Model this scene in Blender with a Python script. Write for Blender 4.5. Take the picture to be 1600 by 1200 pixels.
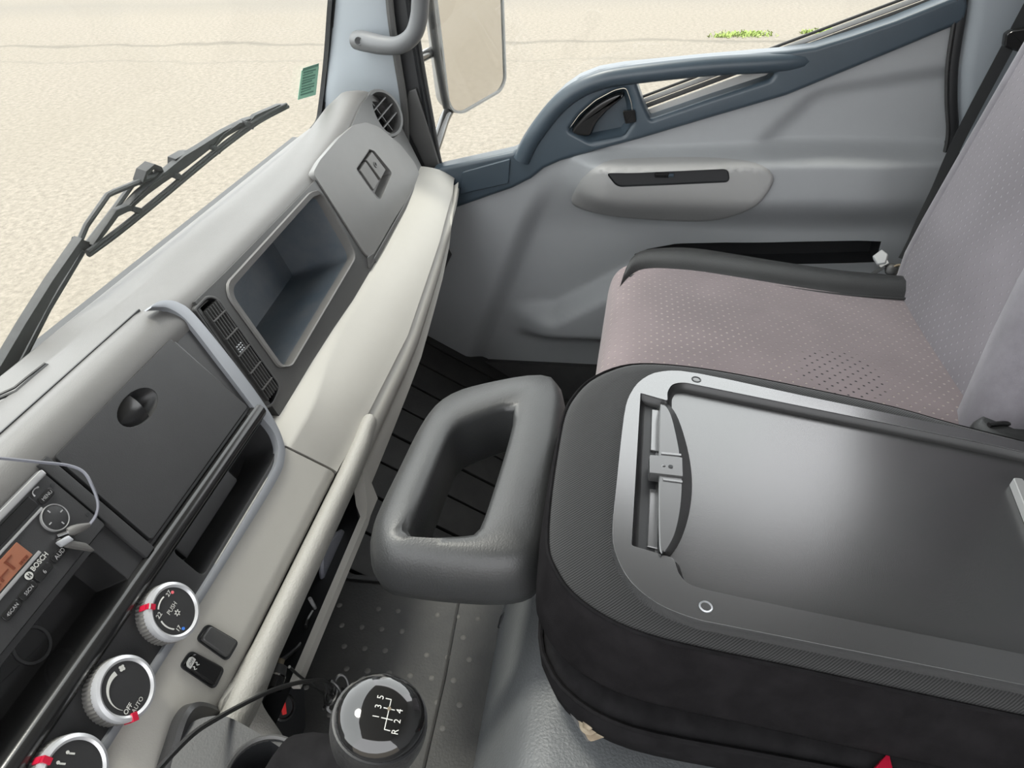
import bpy, bmesh, math, random
from mathutils import Vector, Matrix, Quaternion
random.seed(7)
for o in list(bpy.data.objects): bpy.data.objects.remove(o)
SC = bpy.context.scene
COL = SC.collection

# ------------------------------------------------------------------ camera
# world: X to the passenger door, Y forward to the windshield, Z up; metres; Z=0 passenger footwell
FOC = 1150.0
AX = Vector((0.13996, 0.57203, -0.80820))
def _axes():
    p, q, v = 200.0, -815.0, -463.0
    a = Vector((p, -q, -FOC)).normalized()
    u = (-FOC*FOC - q*v)/p
    b = Vector((u, -v, -FOC)).normalized()
    return a, b, a.cross(b)
CA, CB, CC = _axes()
CAMP = Vector((0, 0, 1.2))
cd = bpy.data.cameras.new('camera'); cam = bpy.data.objects.new('camera', cd); COL.objects.link(cam)
cam.matrix_world = Matrix(((CA[0], CA[1], CA[2], CAMP[0]), (CB[0], CB[1], CB[2], CAMP[1]), (CC[0], CC[1], CC[2], CAMP[2]), (0, 0, 0, 1)))
cd.sensor_width = 36.0; cd.lens = 36.0*FOC/1600.0; cd.clip_start = 0.02; cd.clip_end = 300
SC.camera = cam

# ------------------------------------------------------------------ light: bright overcast sky, soft veiled sun, exposure
w = bpy.data.worlds.new('world'); SC.world = w; w.use_nodes = True
bg = w.node_tree.nodes['Background']; bg.inputs[0].default_value = (0.97, 0.98, 1.0, 1); bg.inputs[1].default_value = 2.3
sd = bpy.data.lights.new('sun', 'SUN'); sd.energy = 2.0; sd.angle = math.radians(12); sd.color = (1, 0.95, 0.86)
sun = bpy.data.objects.new('sun', sd); COL.objects.link(sun); sun.rotation_euler = (math.radians(-18), math.radians(12), 0)
SC.view_settings.view_transform = 'Standard'; SC.view_settings.look = 'None'
SC.view_settings.exposure = 0.88; SC.view_settings.gamma = 1.0; SC.view_settings.use_curve_mapping = False

# ------------------------------------------------------------------ geometry helpers
def ray(px, py):
    r = Vector(((px-800)/FOC, (600-py)/FOC, -1.0))
    return Vector((r.dot(CA), r.dot(CB), r.dot(CC)))
def at(px, py, X=None, Y=None, Z=None):
    k = ray(px, py)
    if X is not None: t = (X-CAMP.x)/k.x
    elif Y is not None: t = (Y-CAMP.y)/k.y
    else: t = (Z-CAMP.z)/k.z
    return CAMP + k*t
class Plane:
    def __init__(s, p, n):
        s.p = Vector(p); s.n = Vector(n).normalized()
        s.u = Vector((1, 0, 0)); s.u = (s.u - s.n*s.u.dot(s.n)).normalized(); s.v = s.n.cross(s.u)
    def at(s, px, py, h=0.0):
        k = ray(px, py); t = ((s.p + s.n*h) - CAMP).dot(s.n)/k.dot(s.n)
        return CAMP + k*t
    def pts(s, l, h=0.0): return [s.at(x, y, h) for x, y in l]
    def uv(s, a, b, h=0.0): return s.p + s.u*a + s.v*b + s.n*h
    def drop(s, p, h=0.0):                                            # project a point on the plane at height h
        return p - s.n*((p-s.p).dot(s.n)) + s.n*h
def crom(pts, n=6, closed=False):
    pts = [Vector(p) for p in pts]; out = []; N = len(pts)
    for i in range(N if closed else N-1):
        if closed: a, b, c, d = pts[i-1], pts[i], pts[(i+1) % N], pts[(i+2) % N]
        else:
            b, c = pts[i], pts[i+1]; a = pts[i-1] if i else b*2-c; d = pts[i+2] if i+2 < N else c*2-b
        for k in range(n):
            t = k/n
            out.append(0.5*((2*b)+(c-a)*t+(2*a-5*b+4*c-d)*t*t+(3*b-a-3*c+d)*t**3))
    if not closed: out.append(pts[-1])
    return out
def rpoly(pts, r, seg=5):
    pts = [Vector(p) for p in pts]; N = len(pts); out = []
    for i, p in enumerate(pts):
        rr = r[i] if isinstance(r, (list, tuple)) else r
        a, b = pts[i-1]-p, pts[(i+1) % N]-p
        d = min(rr, a.length*.46, b.length*.46)
        if d < 1e-5: out.append(p); continue
        s, e = p+a.normalized()*d, p+b.normalized()*d
        for k in range(seg+1):
            t = k/seg; out.append(s*(1-t)**2+p*2*t*(1-t)+e*t*t)
    return out
def resample(pts, n, closed=True):
    P = [Vector(p) for p in pts]
    if closed: P = P+[P[0]]
    L = [0]
    for i in range(len(P)-1): L.append(L[-1]+(P[i+1]-P[i]).length)
    out = []; j = 0; m = n if closed else n-1
    for k in range(n):
        s = L[-1]*k/m
        while j < len(P)-2 and L[j+1] < s: j += 1
        d = L[j+1]-L[j]; t = (s-L[j])/d if d > 0 else 0
        out.append(P[j].lerp(P[j+1], min(max(t, 0), 1)))
    return out
def area_sign(pts, n):
    c = Vector((0, 0, 0))
    for i in range(len(pts)): c += pts[i-1].cross(pts[i])
    return 1 if c.dot(n) > 0 else -1
def offset(pts, n, d):                                                # d > 0 goes inward
    s = area_sign(pts, n); out = []; N = len(pts)
    for i, p in enumerate(pts):
        t1 = (p-pts[i-1]); t2 = (pts[(i+1) % N]-p)
        if t1.length < 1e-7: t1 = t2
        if t2.length < 1e-7: t2 = t1
        a, b = n.cross(t1.normalized())*s, n.cross(t2.normalized())*s
        m = a+b
        m = a if m.length < 1e-4 else m.normalized()
        out.append(p+m*d/max(0.5, m.dot(a)))
    return out
def lerp_tab(tab, x):
    if x <= tab[0][0]: return tab[0][1]
    for (a, va), (b, vb) in zip(tab, tab[1:]):
        if x <= b: return va+(vb-va)*(x-a)/(b-a)
    return tab[-1][1]
def sstep(a, b, x):
    t = min(1, max(0, (x-a)/(b-a))); return t*t*(3-2*t)

# ------------------------------------------------------------------ object helpers
def tag(o, label=None, cat=None, group=None, kind=None):
    if label: o['label'] = label
    if cat: o['category'] = cat
    if group: o['group'] = group
    if kind: o['kind'] = kind
    return o
WORG = {}
def thing(name, loc, label, cat, group=None, kind=None):
    o = bpy.data.objects.new(name, None); COL.objects.link(o); o.location = loc; o.empty_display_size = 0.02
    WORG[o.name] = Vector(loc); return tag(o, label, cat, group, kind)
def finish(name, bm, mat, parent=None, bevel=0, seg=2, angle=40, bevang=30, smooth=True, label=None, recalc=True, wn=False):
    bmesh.ops.remove_doubles(bm, verts=bm.verts, dist=1e-6)
    if recalc: bmesh.ops.recalc_face_normals(bm, faces=bm.faces)
    if bevel:
        ed = [e for e in bm.edges if len(e.link_faces) == 2 and e.calc_face_angle(0) > math.radians(bevang)]
        if ed: bmesh.ops.bevel(bm, geom=ed, offset=bevel, segments=seg, profile=.5, affect='EDGES', clamp_overlap=True)
    org = WORG[parent.name] if parent is not None else None
    if org is None:
        xs = [v.co for v in bm.verts]
        org = Vector(((min(v.x for v in xs)+max(v.x for v in xs))/2, (min(v.y for v in xs)+max(v.y for v in xs))/2, min(v.z for v in xs)))
    bmesh.ops.translate(bm, verts=bm.verts, vec=-org)
    me = bpy.data.meshes.new(name); bm.to_mesh(me); bm.free()
    if smooth:
        me.polygons.foreach_set('use_smooth', [True]*len(me.polygons)); me.set_sharp_from_angle(angle=math.radians(angle))
    for m in (mat if isinstance(mat, (list, tuple)) else [mat]): me.materials.append(M[m])
    o = bpy.data.objects.new(name, me); COL.objects.link(o)
    if (bevel or wn) and smooth:
        wm = o.modifiers.new('weighted', 'WEIGHTED_NORMAL'); wm.keep_sharp = True; wm.weight = 80
    if parent is not None: o.parent = parent
    else: o.location = org
    WORG[o.name] = org
    if label: o['label'] = label
    return o
def fromdata(vs, fs):
    bm = bmesh.new(); V = [bm.verts.new(v) for v in vs]
    for f in fs:
        try: bm.faces.new([V[i] for i in f])
        except ValueError: pass
    return bm
def add_data(bm, vs, fs):
    V = [bm.verts.new(v) for v in vs]
    for f in fs:
        try: bm.faces.new([V[i] for i in f])
        except ValueError: pass
def loft_data(secs, closed=True, caps=True, wrap=False):
    n = len(secs[0]); vs = [p for s in secs for p in s]; fs = []
    R = len(secs)
    for i in range(R if wrap else R-1):
        j = (i+1) % R
        for k in range(n if closed else n-1):
            l = (k+1) % n
            fs.append((i*n+k, i*n+l, j*n+l, j*n+k))
    if caps and closed and not wrap:
        fs.append(tuple(range(n))); fs.append(tuple(range((R-1)*n, R*n)))
    return vs, fs
def loft(name, secs, mat, parent=None, closed=True, caps=True, wrap=False, **k):
    return finish(name, fromdata(*loft_data(secs, closed, caps, wrap)), mat, parent, **k)
def sheet(name, secs, thick, n, mat, parent=None, **k):
    """open loft surface given thickness along -n"""
    n = Vector(n).normalized()
    R = len(secs); m = len(secs[0])
    secs2 = []
    for s in secs: secs2.append(list(s)+[p-n*thick for p in reversed(s)])
    return loft(name, secs2, mat, parent, True, True, **k)
def stack(name, outline, n, prof, mat, parent=None, **k):
    n = Vector(n).normalized(); secs = []
    for ins, h in prof: secs.append([p+n*h for p in (offset(outline, n, ins) if abs(ins) > 1e-7 else outline)])
    k.setdefault('wn', True)
    return loft(name, secs, mat, parent, True, True, **k)
def plate(name, outer, holes, n, depth, mat, parent=None, **k):
    n = Vector(n).normalized(); bm = bmesh.new(); loops = []
    for lp in [outer]+list(holes):
        vs = [bm.verts.new(p) for p in lp]; loops.append(vs)
        for i in range(len(vs)): bm.edges.new((vs[i-1], vs[i]))
    bmesh.ops.triangle_fill(bm, use_beauty=True, use_dissolve=False, edges=bm.edges[:], normal=n)
    top = bm.faces[:]
    mp = {v: bm.verts.new(v.co-n*depth) for v in bm.verts[:]}
    for f in top:
        bm.faces.new([mp[v] for v in reversed(f.verts)])
    for vs in loops:
        for i in range(len(vs)):
            bm.faces.new((vs[i-1], vs[i], mp[vs[i]], mp[vs[i-1]]))
    return finish(name, bm, mat, parent, **k)
def recess(name, outline, n, depth, mat, parent=None, draft=0.0, lip=0.0, **k):
    n = Vector(n).normalized(); o2 = offset(outline, n, draft) if draft else outline
    secs = [[p+n*lip for p in outline], [p-n*depth*.5 for p in (offset(outline, n, draft*.4) if draft else outline)], [p-n*depth for p in o2]]
    vs, fs = loft_data(secs, True, False); m = len(outline); fs.append(tuple(range(2*m, 3*m)))
    return finish(name, fromdata(vs, fs), mat, parent, **k)
def tube_data(pts, r, n=10, caps=True, flat=1.0, up=None):
    pts = [Vector(p) for p in pts]; N = len(pts); rr = r if isinstance(r, (list, tuple)) else [r]*N
    t0 = (pts[1]-pts[0]).normalized()
    ref = Vector(up) if up is not None else (Vector((0, 0, 1)) if abs(t0.z) < .9 else Vector((1, 0, 0)))
    a = (ref-t0*ref.dot(t0)).normalized(); secs = []
    for i in range(N):
        t = (pts[min(i+1, N-1)]-pts[max(i-1, 0)]).normalized()
        a = (a-t*a.dot(t)).normalized(); b = t.cross(a)
        secs.append([pts[i]+(a*math.cos(2*math.pi*k/n)*flat+b*math.sin(2*math.pi*k/n))*rr[i] for k in range(n)])
    return loft_data(secs, True, caps)
def tube(name, pts, r, mat, parent=None, n=10, flat=1.0, up=None, **k):
    return finish(name, fromdata(*tube_data(pts, r, n, True, flat, up)), mat, parent, **k)
def circle(c, u, v, r, n=24, r2=None):
    r2 = r if r2 is None else r2
    return [Vector(c)+Vector(u)*math.cos(2*math.pi*i/n)*r+Vector(v)*math.sin(2*math.pi*i/n)*r2 for i in range(n)]
def perp(n):
    n = Vector(n).normalized(); a = Vector((1, 0, 0)) if abs(n.x) < .8 else Vector((0, 0, 1))
    u = (a-n*a.dot(n)).normalized(); return u, n.cross(u)
def lathe(name, c, n, prof, mat, parent=None, seg=32, **k):
    n = Vector(n).normalized(); u, v = perp(n)
    secs = [circle(Vector(c)+n*h, u, v, max(r, 1e-4), seg) for r, h in prof]
    return loft(name, secs, mat, parent, True, True, **k)
def ringsolid(name, c, n, prof, mat, parent=None, seg=40, **k):       # closed profile of (r,h) revolved
    n = Vector(n).normalized(); u, v = perp(n)
    secs = [[Vector(c)+n*h+(u*math.cos(2*math.pi*i/seg)+v*math.sin(2*math.pi*i/seg))*r for r, h in prof] for i in range(seg)]
    return loft(name, secs, mat, parent, True, False, True, **k)
def boxv(o, u, v, w, su, sv, sw):
    o, u, v, w = Vector(o), Vector(u).normalized(), Vector(v).normalized(), Vector(w).normalized()
    vs = [o+u*(a*su/2)+v*(b*sv/2)+w*(c*sw/2) for a in (-1, 1) for b in (-1, 1) for c in (-1, 1)]
    return vs, [(0, 1, 3, 2), (4, 6, 7, 5), (0, 4, 5, 1), (2, 3, 7, 6), (0, 2, 6, 4), (1, 5, 7, 3)]
def box(name, o, u, v, w, su, sv, sw, mat, parent=None, bevel=0.001, **k):
    return finish(name, fromdata(*boxv(o, u, v, w, su, sv, sw)), mat, parent, bevel=bevel, **k)
def bar(name, a, b, wdt, thk, n, mat, parent=None, bevel=0.001, **k):
    a, b, n = Vector(a), Vector(b), Vector(n).normalized(); u = (b-a).normalized(); n = (n-u*n.dot(u)).normalized(); v = n.cross(u)
    return box(name, (a+b)/2, u, v, n, (b-a).length, wdt, thk, mat, parent, bevel, **k)
def text(s, o, u, v, size, mat, parent, name='lettering', align='CENTER', bold=0.0):
    cu = bpy.data.curves.new('t', 'FONT'); cu.body = s; cu.size = size; cu.align_x = align; cu.align_y = 'CENTER'; cu.offset = bold; cu.resolution_u = 3
    ob = bpy.data.objects.new('t', cu); COL.objects.link(ob)
    dg = bpy.context.evaluated_depsgraph_get(); me = ob.evaluated_get(dg).to_mesh()
    u, v = Vector(u).normalized(), Vector(v).normalized()
    bm = bmesh.new(); bm.from_mesh(me)
    n = u.cross(v)
    for q in bm.verts: q.co = Vector(o)+u*q.co.x+v*q.co.y+n*0.0004
    ob.evaluated_get(dg).to_mesh_clear(); bpy.data.objects.remove(ob); bpy.data.curves.remove(cu)
    return finish(name, bm, mat, parent, smooth=False, recalc=False)

# ------------------------------------------------------------------ materials
M = {}
def nodes(m): return m.node_tree.nodes, m.node_tree.links
def base_mat(name, col, rough, metal=0.0, spec=0.5):
    m = bpy.data.materials.new(name); m.use_nodes = True; M[name] = m
    b = m.node_tree.nodes['Principled BSDF']
    b.inputs['Base Color'].default_value = (*col, 1); b.inputs['Roughness'].default_value = rough
    b.inputs['Metallic'].default_value = metal; b.inputs['Specular IOR Level'].default_value = spec
    return m, b
def plastic(name, col, rough=0.5, grain=900, bump=0.15, var=0.0, vscale=8, spec=0.5, metal=0, col2=None, coat=0, sheen=0, dist=0.0006, ior=0):
    m, b = base_mat(name, col, rough, metal, spec); N, L = nodes(m)
    tc = N.new('ShaderNodeTexCoord')
    if bump:
        t = N.new('ShaderNodeTexNoise'); t.inputs['Scale'].default_value = grain; t.inputs['Detail'].default_value = 2
        L.new(tc.outputs['Object'], t.inputs['Vector'])
        bp = N.new('ShaderNodeBump'); bp.inputs['Strength'].default_value = bump; bp.inputs['Distance'].default_value = dist
        L.new(t.outputs['Fac'], bp.inputs['Height']); L.new(bp.outputs['Normal'], b.inputs['Normal'])
    if var or col2:
        t = N.new('ShaderNodeTexNoise'); t.inputs['Scale'].default_value = vscale; t.inputs['Detail'].default_value = 6; t.inputs['Roughness'].default_value = .65
        L.new(tc.outputs['Object'], t.inputs['Vector'])
        mr = N.new('ShaderNodeMapRange'); mr.inputs[1].default_value = .38; mr.inputs[2].default_value = .68
        L.new(t.outputs['Fac'], mr.inputs[0])
        mx = N.new('ShaderNodeMix'); mx.data_type = 'RGBA'
        mx.inputs[6].default_value = (*col, 1); mx.inputs[7].default_value = (*(col2 or [c*(1+var) for c in col]), 1)
        L.new(mr.outputs[0], mx.inputs[0]); L.new(mx.outputs[2], b.inputs['Base Color'])
    if ior: b.inputs['IOR'].default_value = ior
    if coat: b.inputs['Coat Weight'].default_value = coat; b.inputs['Coat Roughness'].default_value = .05
    if sheen: b.inputs['Sheen Weight'].default_value = sheen; b.inputs['Sheen Roughness'].default_value = .5
    return m
def g(v, t=(1, 1, 1)): return tuple(v*k for k in t)
plastic('dash_grey', g(.10, (1, .97, .93)), .5, 700, .35, .12, 6)
plastic('dash_dark', g(.046, (1, .99, .97)), .42, 900, .25, .2, 9)  # face tone darkened for the shading of its tilt; also used on small dark parts
plastic('bin_liner', g(.085, (.75, .97, 1.18)), .45, 900, .3, col2=(.10, .11, .12), vscale=14)
plastic('glove_grey', g(.125, (1, .985, .95)), .42, 900, .25, .1, 9)  # lit copy of the dash face plastic, its brightness put into the colour
plastic('stack_black', g(.020, (1, 1, 1.03)), .45, 900, .2, .3, 12)
plastic('gloss_black', g(.012), .18, 900, .05, .2, 20)
plastic('piano_black', g(.01), .06, 0, 0, coat=.6)
plastic('silver', g(.5, (.97, .99, 1.03)), .34, 900, .05, metal=.6)
plastic('silver_bright', g(.5, (.98, .99, 1.02)), .3, 900, .05, metal=.45)
plastic('ribbon', g(.24, (.95, .99, 1.06)), .36, 900, .05, metal=.35)
plastic('beige', g(.325, (1, .965, .88)), .55, 800, .2, -.05, 5)
plastic('beige_leather', g(.25, (1, .97, .89)), .55, 420, .6, -.05, 5, dist=.0013)
plastic('door_grey', g(.265, (.97, 1, 1.03)), .6, 800, .25, .06, 4)
plastic('armrest_grey', g(.265, (1, .995, .98)), .58, 800, .25, .05, 4)
plastic('door_dark', g(.05, (.70, 1, 1.28)), .38, 800, .2, .15, 7)
plastic('pillar_grey', g(.27, (.91, 1, 1.08)), .55, 700, .2)
plastic('handle_grey', g(.10, (.97, 1, 1.04)), .45, 700, .15)
plastic('rubber', g(.02), .6, 500, .2, .4, 15)
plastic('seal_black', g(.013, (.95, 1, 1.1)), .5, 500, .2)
plastic('strip_grey', g(.26, (1, 1, .98)), .45, 0, 0)
plastic('headrest_vinyl', g(.026, (.97, 1, 1.02)), .46, 420, .4, .18, 16, dist=.0008, spec=.6)
plastic('tray_black', g(.026, (1, 1, 1)), .24, 800, .08, .3, 5, spec=1.0, ior=1.62)
plastic('lid_frame', g(.038, (1, 1.01, 1.02)), .22, 800, .06, .15, 6, spec=1.0, ior=1.75)
plastic('tray_wall', g(.022), .42, 800, .1, .2, 6)
plastic('handle_black', g(.038), .3, 800, .06, .1, 6, spec=1.0, ior=1.6)
plastic('velvet_dark', g(.008, (1, .96, 1.02)), .95, 1200, .5, .5, 40, spec=.05)
plastic('velvet_side', g(.008, (1, .93, 1)), .95, 900, .6, .5, 30, spec=.05)
plastic('velvet_light', g(.135, (1, .94, 1.03)), .95, 900, .6, .35, 14, spec=.1, sheen=.3)
plastic('vinyl_black', g(.024, (.97, 1, .99)), .5, 420, .5, .2, 10, dist=.0008)
plastic('leather_tunnel', g(.085, (.95, 1, 1.04)), .48, 300, .6, .15, 6, dist=.0012)
plastic('knob_leather', g(.014), .42, 260, .5, .2, 10, dist=.0012)
plastic('mat_rubber', g(.013, (1, 1, .98)), .62, 250, .5, col2=(.028, .027, .025), vscale=9, dist=.001)
plastic('mat_dust', g(.06, (1, .97, .9)), .8, 250, .5, .3, 25)
plastic('shell', g(.22, (.98, 1, 1.03)), .8, 0, 0)
plastic('roof_lining', g(.25), .9, 0, 0)
plastic('dark_metal', g(.03), .5, 400, .2)
plastic('zinc', (.20, .17, .12), .45, 300, .3, metal=.4, col2=(.11, .075, .045), vscale=40)
plastic('chrome', (.8, .8, .8), .12, 0, 0, metal=1.0)
plastic('mirror_glass', (.70, .68, .65), .04, 0, 0, metal=1.0)
plastic('belt', g(.02, (.95, 1, 1.05)), .8, 1500, .6, .2, 60)
plastic('buckle_grey', g(.3, (.98, 1, 1.02)), .4, 0, 0)
plastic('red', (.38, .008, .03), .4, 0, 0)
plastic('red_led', (.75, .03, .03), .4, 0, 0)
plastic('blue_print', (.04, .16, .55), .5, 0, 0)
plastic('red_print', (.65, .12, .14), .5, 0, 0)
plastic('white_print', g(.45, (1, 1, .94)), .5, 0, 0)
plastic('grey_print', g(.30), .5, 0, 0)
plastic('dim_print', g(.16), .5, 0, 0)
plastic('lcd', (.24, .095, .055), .3, 0, 0)
plastic('lcd_dark', (.13, .035, .018), .3, 0, 0)
plastic('stripe_silver', g(.42), .3, 0, 0, metal=.6)
plastic('cable_black', g(.012), .35, 0, 0)
plastic('cable_grey', g(.14, (.93, .95, 1.1)), .3, 0, 0)
plastic('plug_grey', g(.085, (1, .97, .92)), .55, 500, .3)
plastic('wire_grey', g(.22), .4, 0, 0)
plastic('paper', g(.45), .6, 0, 0)
plastic('wiper_grey', g(.028, (.96, 1, 1.03)), .6, 300, .2, .3, 60)
plastic('wiper_dark', g(.018), .6, 300, .2)
plastic('grass', (.19, .25, .06), .8, 0, 0, .6, 5)

def knurl_mat():
    m, b = base_mat('knurl', g(.16, (1, .97, .92)), .45, .2); N, L = nodes(m)
knurl_mat()
def twill():
    m, b = base_mat('twill', g(.055, (.99, 1, 1)), .9, 0, .15); N, L = nodes(m)
    b.inputs['Sheen Weight'].default_value = .15
    tc = N.new('ShaderNodeTexCoord'); wv = N.new('ShaderNodeTexWave'); wv.inputs['Scale'].default_value = 170; wv.bands_direction = 'DIAGONAL'; wv.inputs['Distortion'].default_value = .6
    L.new(tc.outputs['Object'], wv.inputs['Vector'])
    mx = N.new('ShaderNodeMix'); mx.data_type = 'RGBA'; mx.inputs[6].default_value = (.013, .013, .013, 1); mx.inputs[7].default_value = (.040, .040, .040, 1)
    L.new(wv.outputs['Fac'], mx.inputs[0]); L.new(mx.outputs[2], b.inputs['Base Color'])
    bp = N.new('ShaderNodeBump'); bp.inputs['Strength'].default_value = .4; bp.inputs['Distance'].default_value = .0006
    L.new(wv.outputs['Fac'], bp.inputs['Height']); L.new(bp.outputs['Normal'], b.inputs['Normal'])
twill()
def dotted(name, col, dotc, dotd, axes, cell, rad, patch=True, bumpd=-1):
    m, b = base_mat(name, col, .92, 0, .12); N, L = nodes(m); b.inputs['Sheen Weight'].default_value = .25
    tc = N.new('ShaderNodeTexCoord'); sp = N.new('ShaderNodeSeparateXYZ'); L.new(tc.outputs['Object'], sp.inputs[0])
    def mth(op, a, c=None):
        n = N.new('ShaderNodeMath'); n.operation = op
        for i, q in enumerate((a, c)):
            if q is None: continue
            if isinstance(q, (int, float)): n.inputs[i].default_value = q
            else: L.new(q, n.inputs[i])
        return n.outputs[0]
    U = mth('MULTIPLY', sp.outputs[axes[0]], 1/cell[0]); Vv = mth('MULTIPLY', sp.outputs[axes[1]], 1/cell[1])
    ds = []
    for of in (0.0, 0.5):
        a = mth('SUBTRACT', mth('FRACT', mth('ADD', U, of)), .5); c = mth('SUBTRACT', mth('FRACT', mth('ADD', Vv, of)), .5)
        a = mth('MULTIPLY', a, cell[0]); c = mth('MULTIPLY', c, cell[1])
        ds.append(mth('SQRT', mth('ADD', mth('MULTIPLY', a, a), mth('MULTIPLY', c, c))))
    d = mth('MINIMUM', ds[0], ds[1])
    mr = N.new('ShaderNodeMapRange'); mr.inputs[1].default_value = rad*1.25; mr.inputs[2].default_value = rad*.75; L.new(d, mr.inputs[0])
    nz = N.new('ShaderNodeTexNoise'); nz.inputs['Scale'].default_value = 3.5; nz.inputs['Detail'].default_value = 5; L.new(tc.outputs['Object'], nz.inputs['Vector'])
    m0 = N.new('ShaderNodeMix'); m0.data_type = 'RGBA'; m0.inputs[6].default_value = (*[c*.82 for c in col], 1); m0.inputs[7].default_value = (*[c*1.18 for c in col], 1)
    mr3 = N.new('ShaderNodeMapRange'); mr3.inputs[1].default_value = .35; mr3.inputs[2].default_value = .65; L.new(nz.outputs['Fac'], mr3.inputs[0]); L.new(mr3.outputs[0], m0.inputs[0])
    dc = N.new('ShaderNodeMix'); dc.data_type = 'RGBA'; dc.inputs[6].default_value = (*dotc, 1); dc.inputs[7].default_value = (*dotd, 1)
    if patch:      # worn patch of dark holes near the seat's rear corner
        vm = N.new('ShaderNodeVectorMath'); vm.operation = 'DISTANCE'; L.new(tc.outputs['Object'], vm.inputs[0]); vm.inputs[1].default_value = patch
        nn = N.new('ShaderNodeTexNoise'); nn.inputs['Scale'].default_value = 22; L.new(tc.outputs['Object'], nn.inputs['Vector'])
        dd = mth('ADD', vm.outputs['Value'], mth('MULTIPLY', mth('SUBTRACT', nn.outputs['Fac'], .5), .06))
        mp = N.new('ShaderNodeMapRange'); mp.inputs[1].default_value = .078; mp.inputs[2].default_value = .066; L.new(dd, mp.inputs[0]); L.new(mp.outputs[0], dc.inputs[0])
    else:
        dc.inputs[0].default_value = 0
    nq = N.new('ShaderNodeTexNoise'); nq.inputs['Scale'].default_value = 9; L.new(tc.outputs['Object'], nq.inputs['Vector'])
    nr = N.new('ShaderNodeMapRange'); nr.inputs[1].default_value = .35; nr.inputs[2].default_value = .65; nr.inputs[3].default_value = .15; L.new(nq.outputs['Fac'], nr.inputs[0])
    msk = mth('MULTIPLY', mr.outputs[0], nr.outputs[0]) if not patch else mth('MULTIPLY', mr.outputs[0], mth('MAXIMUM', nr.outputs[0], mp.outputs[0]))
    m1 = N.new('ShaderNodeMix'); m1.data_type = 'RGBA'; L.new(msk, m1.inputs[0]); L.new(m0.outputs[2], m1.inputs[6]); L.new(dc.outputs[2], m1.inputs[7])
    L.new(m1.outputs[2], b.inputs['Base Color'])
    bp = N.new('ShaderNodeBump'); bp.inputs['Strength'].default_value = .6; bp.inputs['Distance'].default_value = .0012*bumpd
    L.new(mr.outputs[0], bp.inputs['Height']); L.new(bp.outputs['Normal'], b.inputs['Normal'])
dotted('seat_dots', (.195, .158, .161), (.33, .28, .245), (.02, .016, .018), (0, 1), (.0205, .0205), .0019, patch=tuple(at(1312, 592, Z=.488)-Vector((1.2, -.3, .05))))
dotted('back_dots', (.150, .138, .150), (.20, .19, .20), (.06, .05, .05), (0, 2), (.0205, .0205), .0019, patch=None)

def ground_mat():
    m, b = base_mat('asphalt', (.42, .37, .29), .95, 0, .2); N, L = nodes(m)
    tc = N.new('ShaderNodeTexCoord')
    def noise(s, d=3, r=.6):
        t = N.new('ShaderNodeTexNoise'); t.inputs['Scale'].default_value = s; t.inputs['Detail'].default_value = d; t.inputs['Roughness'].default_value = r; L.new(tc.outputs['Object'], t.inputs['Vector']); return t
    def mr(src, a, c, lo=0, hi=1):
        n = N.new('ShaderNodeMapRange'); n.inputs[1].default_value = a; n.inputs[2].default_value = c; n.inputs[3].default_value = lo; n.inputs[4].default_value = hi; L.new(src, n.inputs[0]); return n.outputs[0]
    def mix(f, a, c):
        n = N.new('ShaderNodeMix'); n.data_type = 'RGBA'
        if isinstance(f, float): n.inputs[0].default_value = f
        else: L.new(f, n.inputs[0])
        for i, q in ((6, a), (7, c)):
            if isinstance(q, tuple): n.inputs[i].default_value = (*q, 1)
            else: L.new(q, n.inputs[i])
        return n.outputs[2]
    fine = mr(noise(17, 6, .85).outputs['Fac'], .38, .62)
    big = mr(noise(.35, 5).outputs['Fac'], .35, .65)
    c = mix(fine, (.125, .110, .090), (.212, .189, .157))
    c = mix(mr(big, 0, 1, 0, .35), c, (.155, .138, .11))
    # dark streaks left by tyres and cracks, far out ahead
    sp = N.new('ShaderNodeSeparateXYZ'); L.new(tc.outputs['Object'], sp.inputs[0])
    wob = noise(.5, 4)
    def streak(x0, wd, amt):
        a = N.new('ShaderNodeMath'); a.operation = 'MULTIPLY_ADD'; L.new(wob.outputs['Fac'], a.inputs[0]); a.inputs[1].default_value = 1.2; a.inputs[2].default_value = -x0-.6
        s = N.new('ShaderNodeMath'); s.operation = 'ADD'; L.new(sp.outputs[0], s.inputs[0]); L.new(a.outputs[0], s.inputs[1])
        ab = N.new('ShaderNodeMath'); ab.operation = 'ABSOLUTE'; L.new(s.outputs[0], ab.inputs[0])
        return mr(ab.outputs[0], wd, 0, 0, amt)
    c = mix(streak(-2.85, .16, .75), c, (.10, .09, .075)); c = mix(streak(1.6, 1.8, .55), c, (.13, .12, .105)); c = mix(streak(-4.1, .10, .35), c, (.11, .10, .085))
    L.new(c, b.inputs['Base Color'])
ground_mat()
def glass_mat():
    m = bpy.data.materials.new('glass'); m.use_nodes = True; M['glass'] = m; N, L = nodes(m); N.clear()
    o = N.new('ShaderNodeOutputMaterial'); t = N.new('ShaderNodeBsdfTransparent'); t.inputs[0].default_value = (.97, .985, .975, 1)
    gl = N.new('ShaderNodeBsdfGlossy'); gl.inputs['Roughness'].default_value = .01
    mx = N.new('ShaderNodeMixShader'); mx.inputs[0].default_value = .025
    L.new(t.outputs[0], mx.inputs[1]); L.new(gl.outputs[0], mx.inputs[2]); L.new(mx.outputs[0], o.inputs[0])
glass_mat()
plastic('sticker', (.27, .52, .38), .5, 0, 0, .15, 30)
plastic('sticker_ink', (.08, .22, .15), .5, 0, 0)

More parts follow.
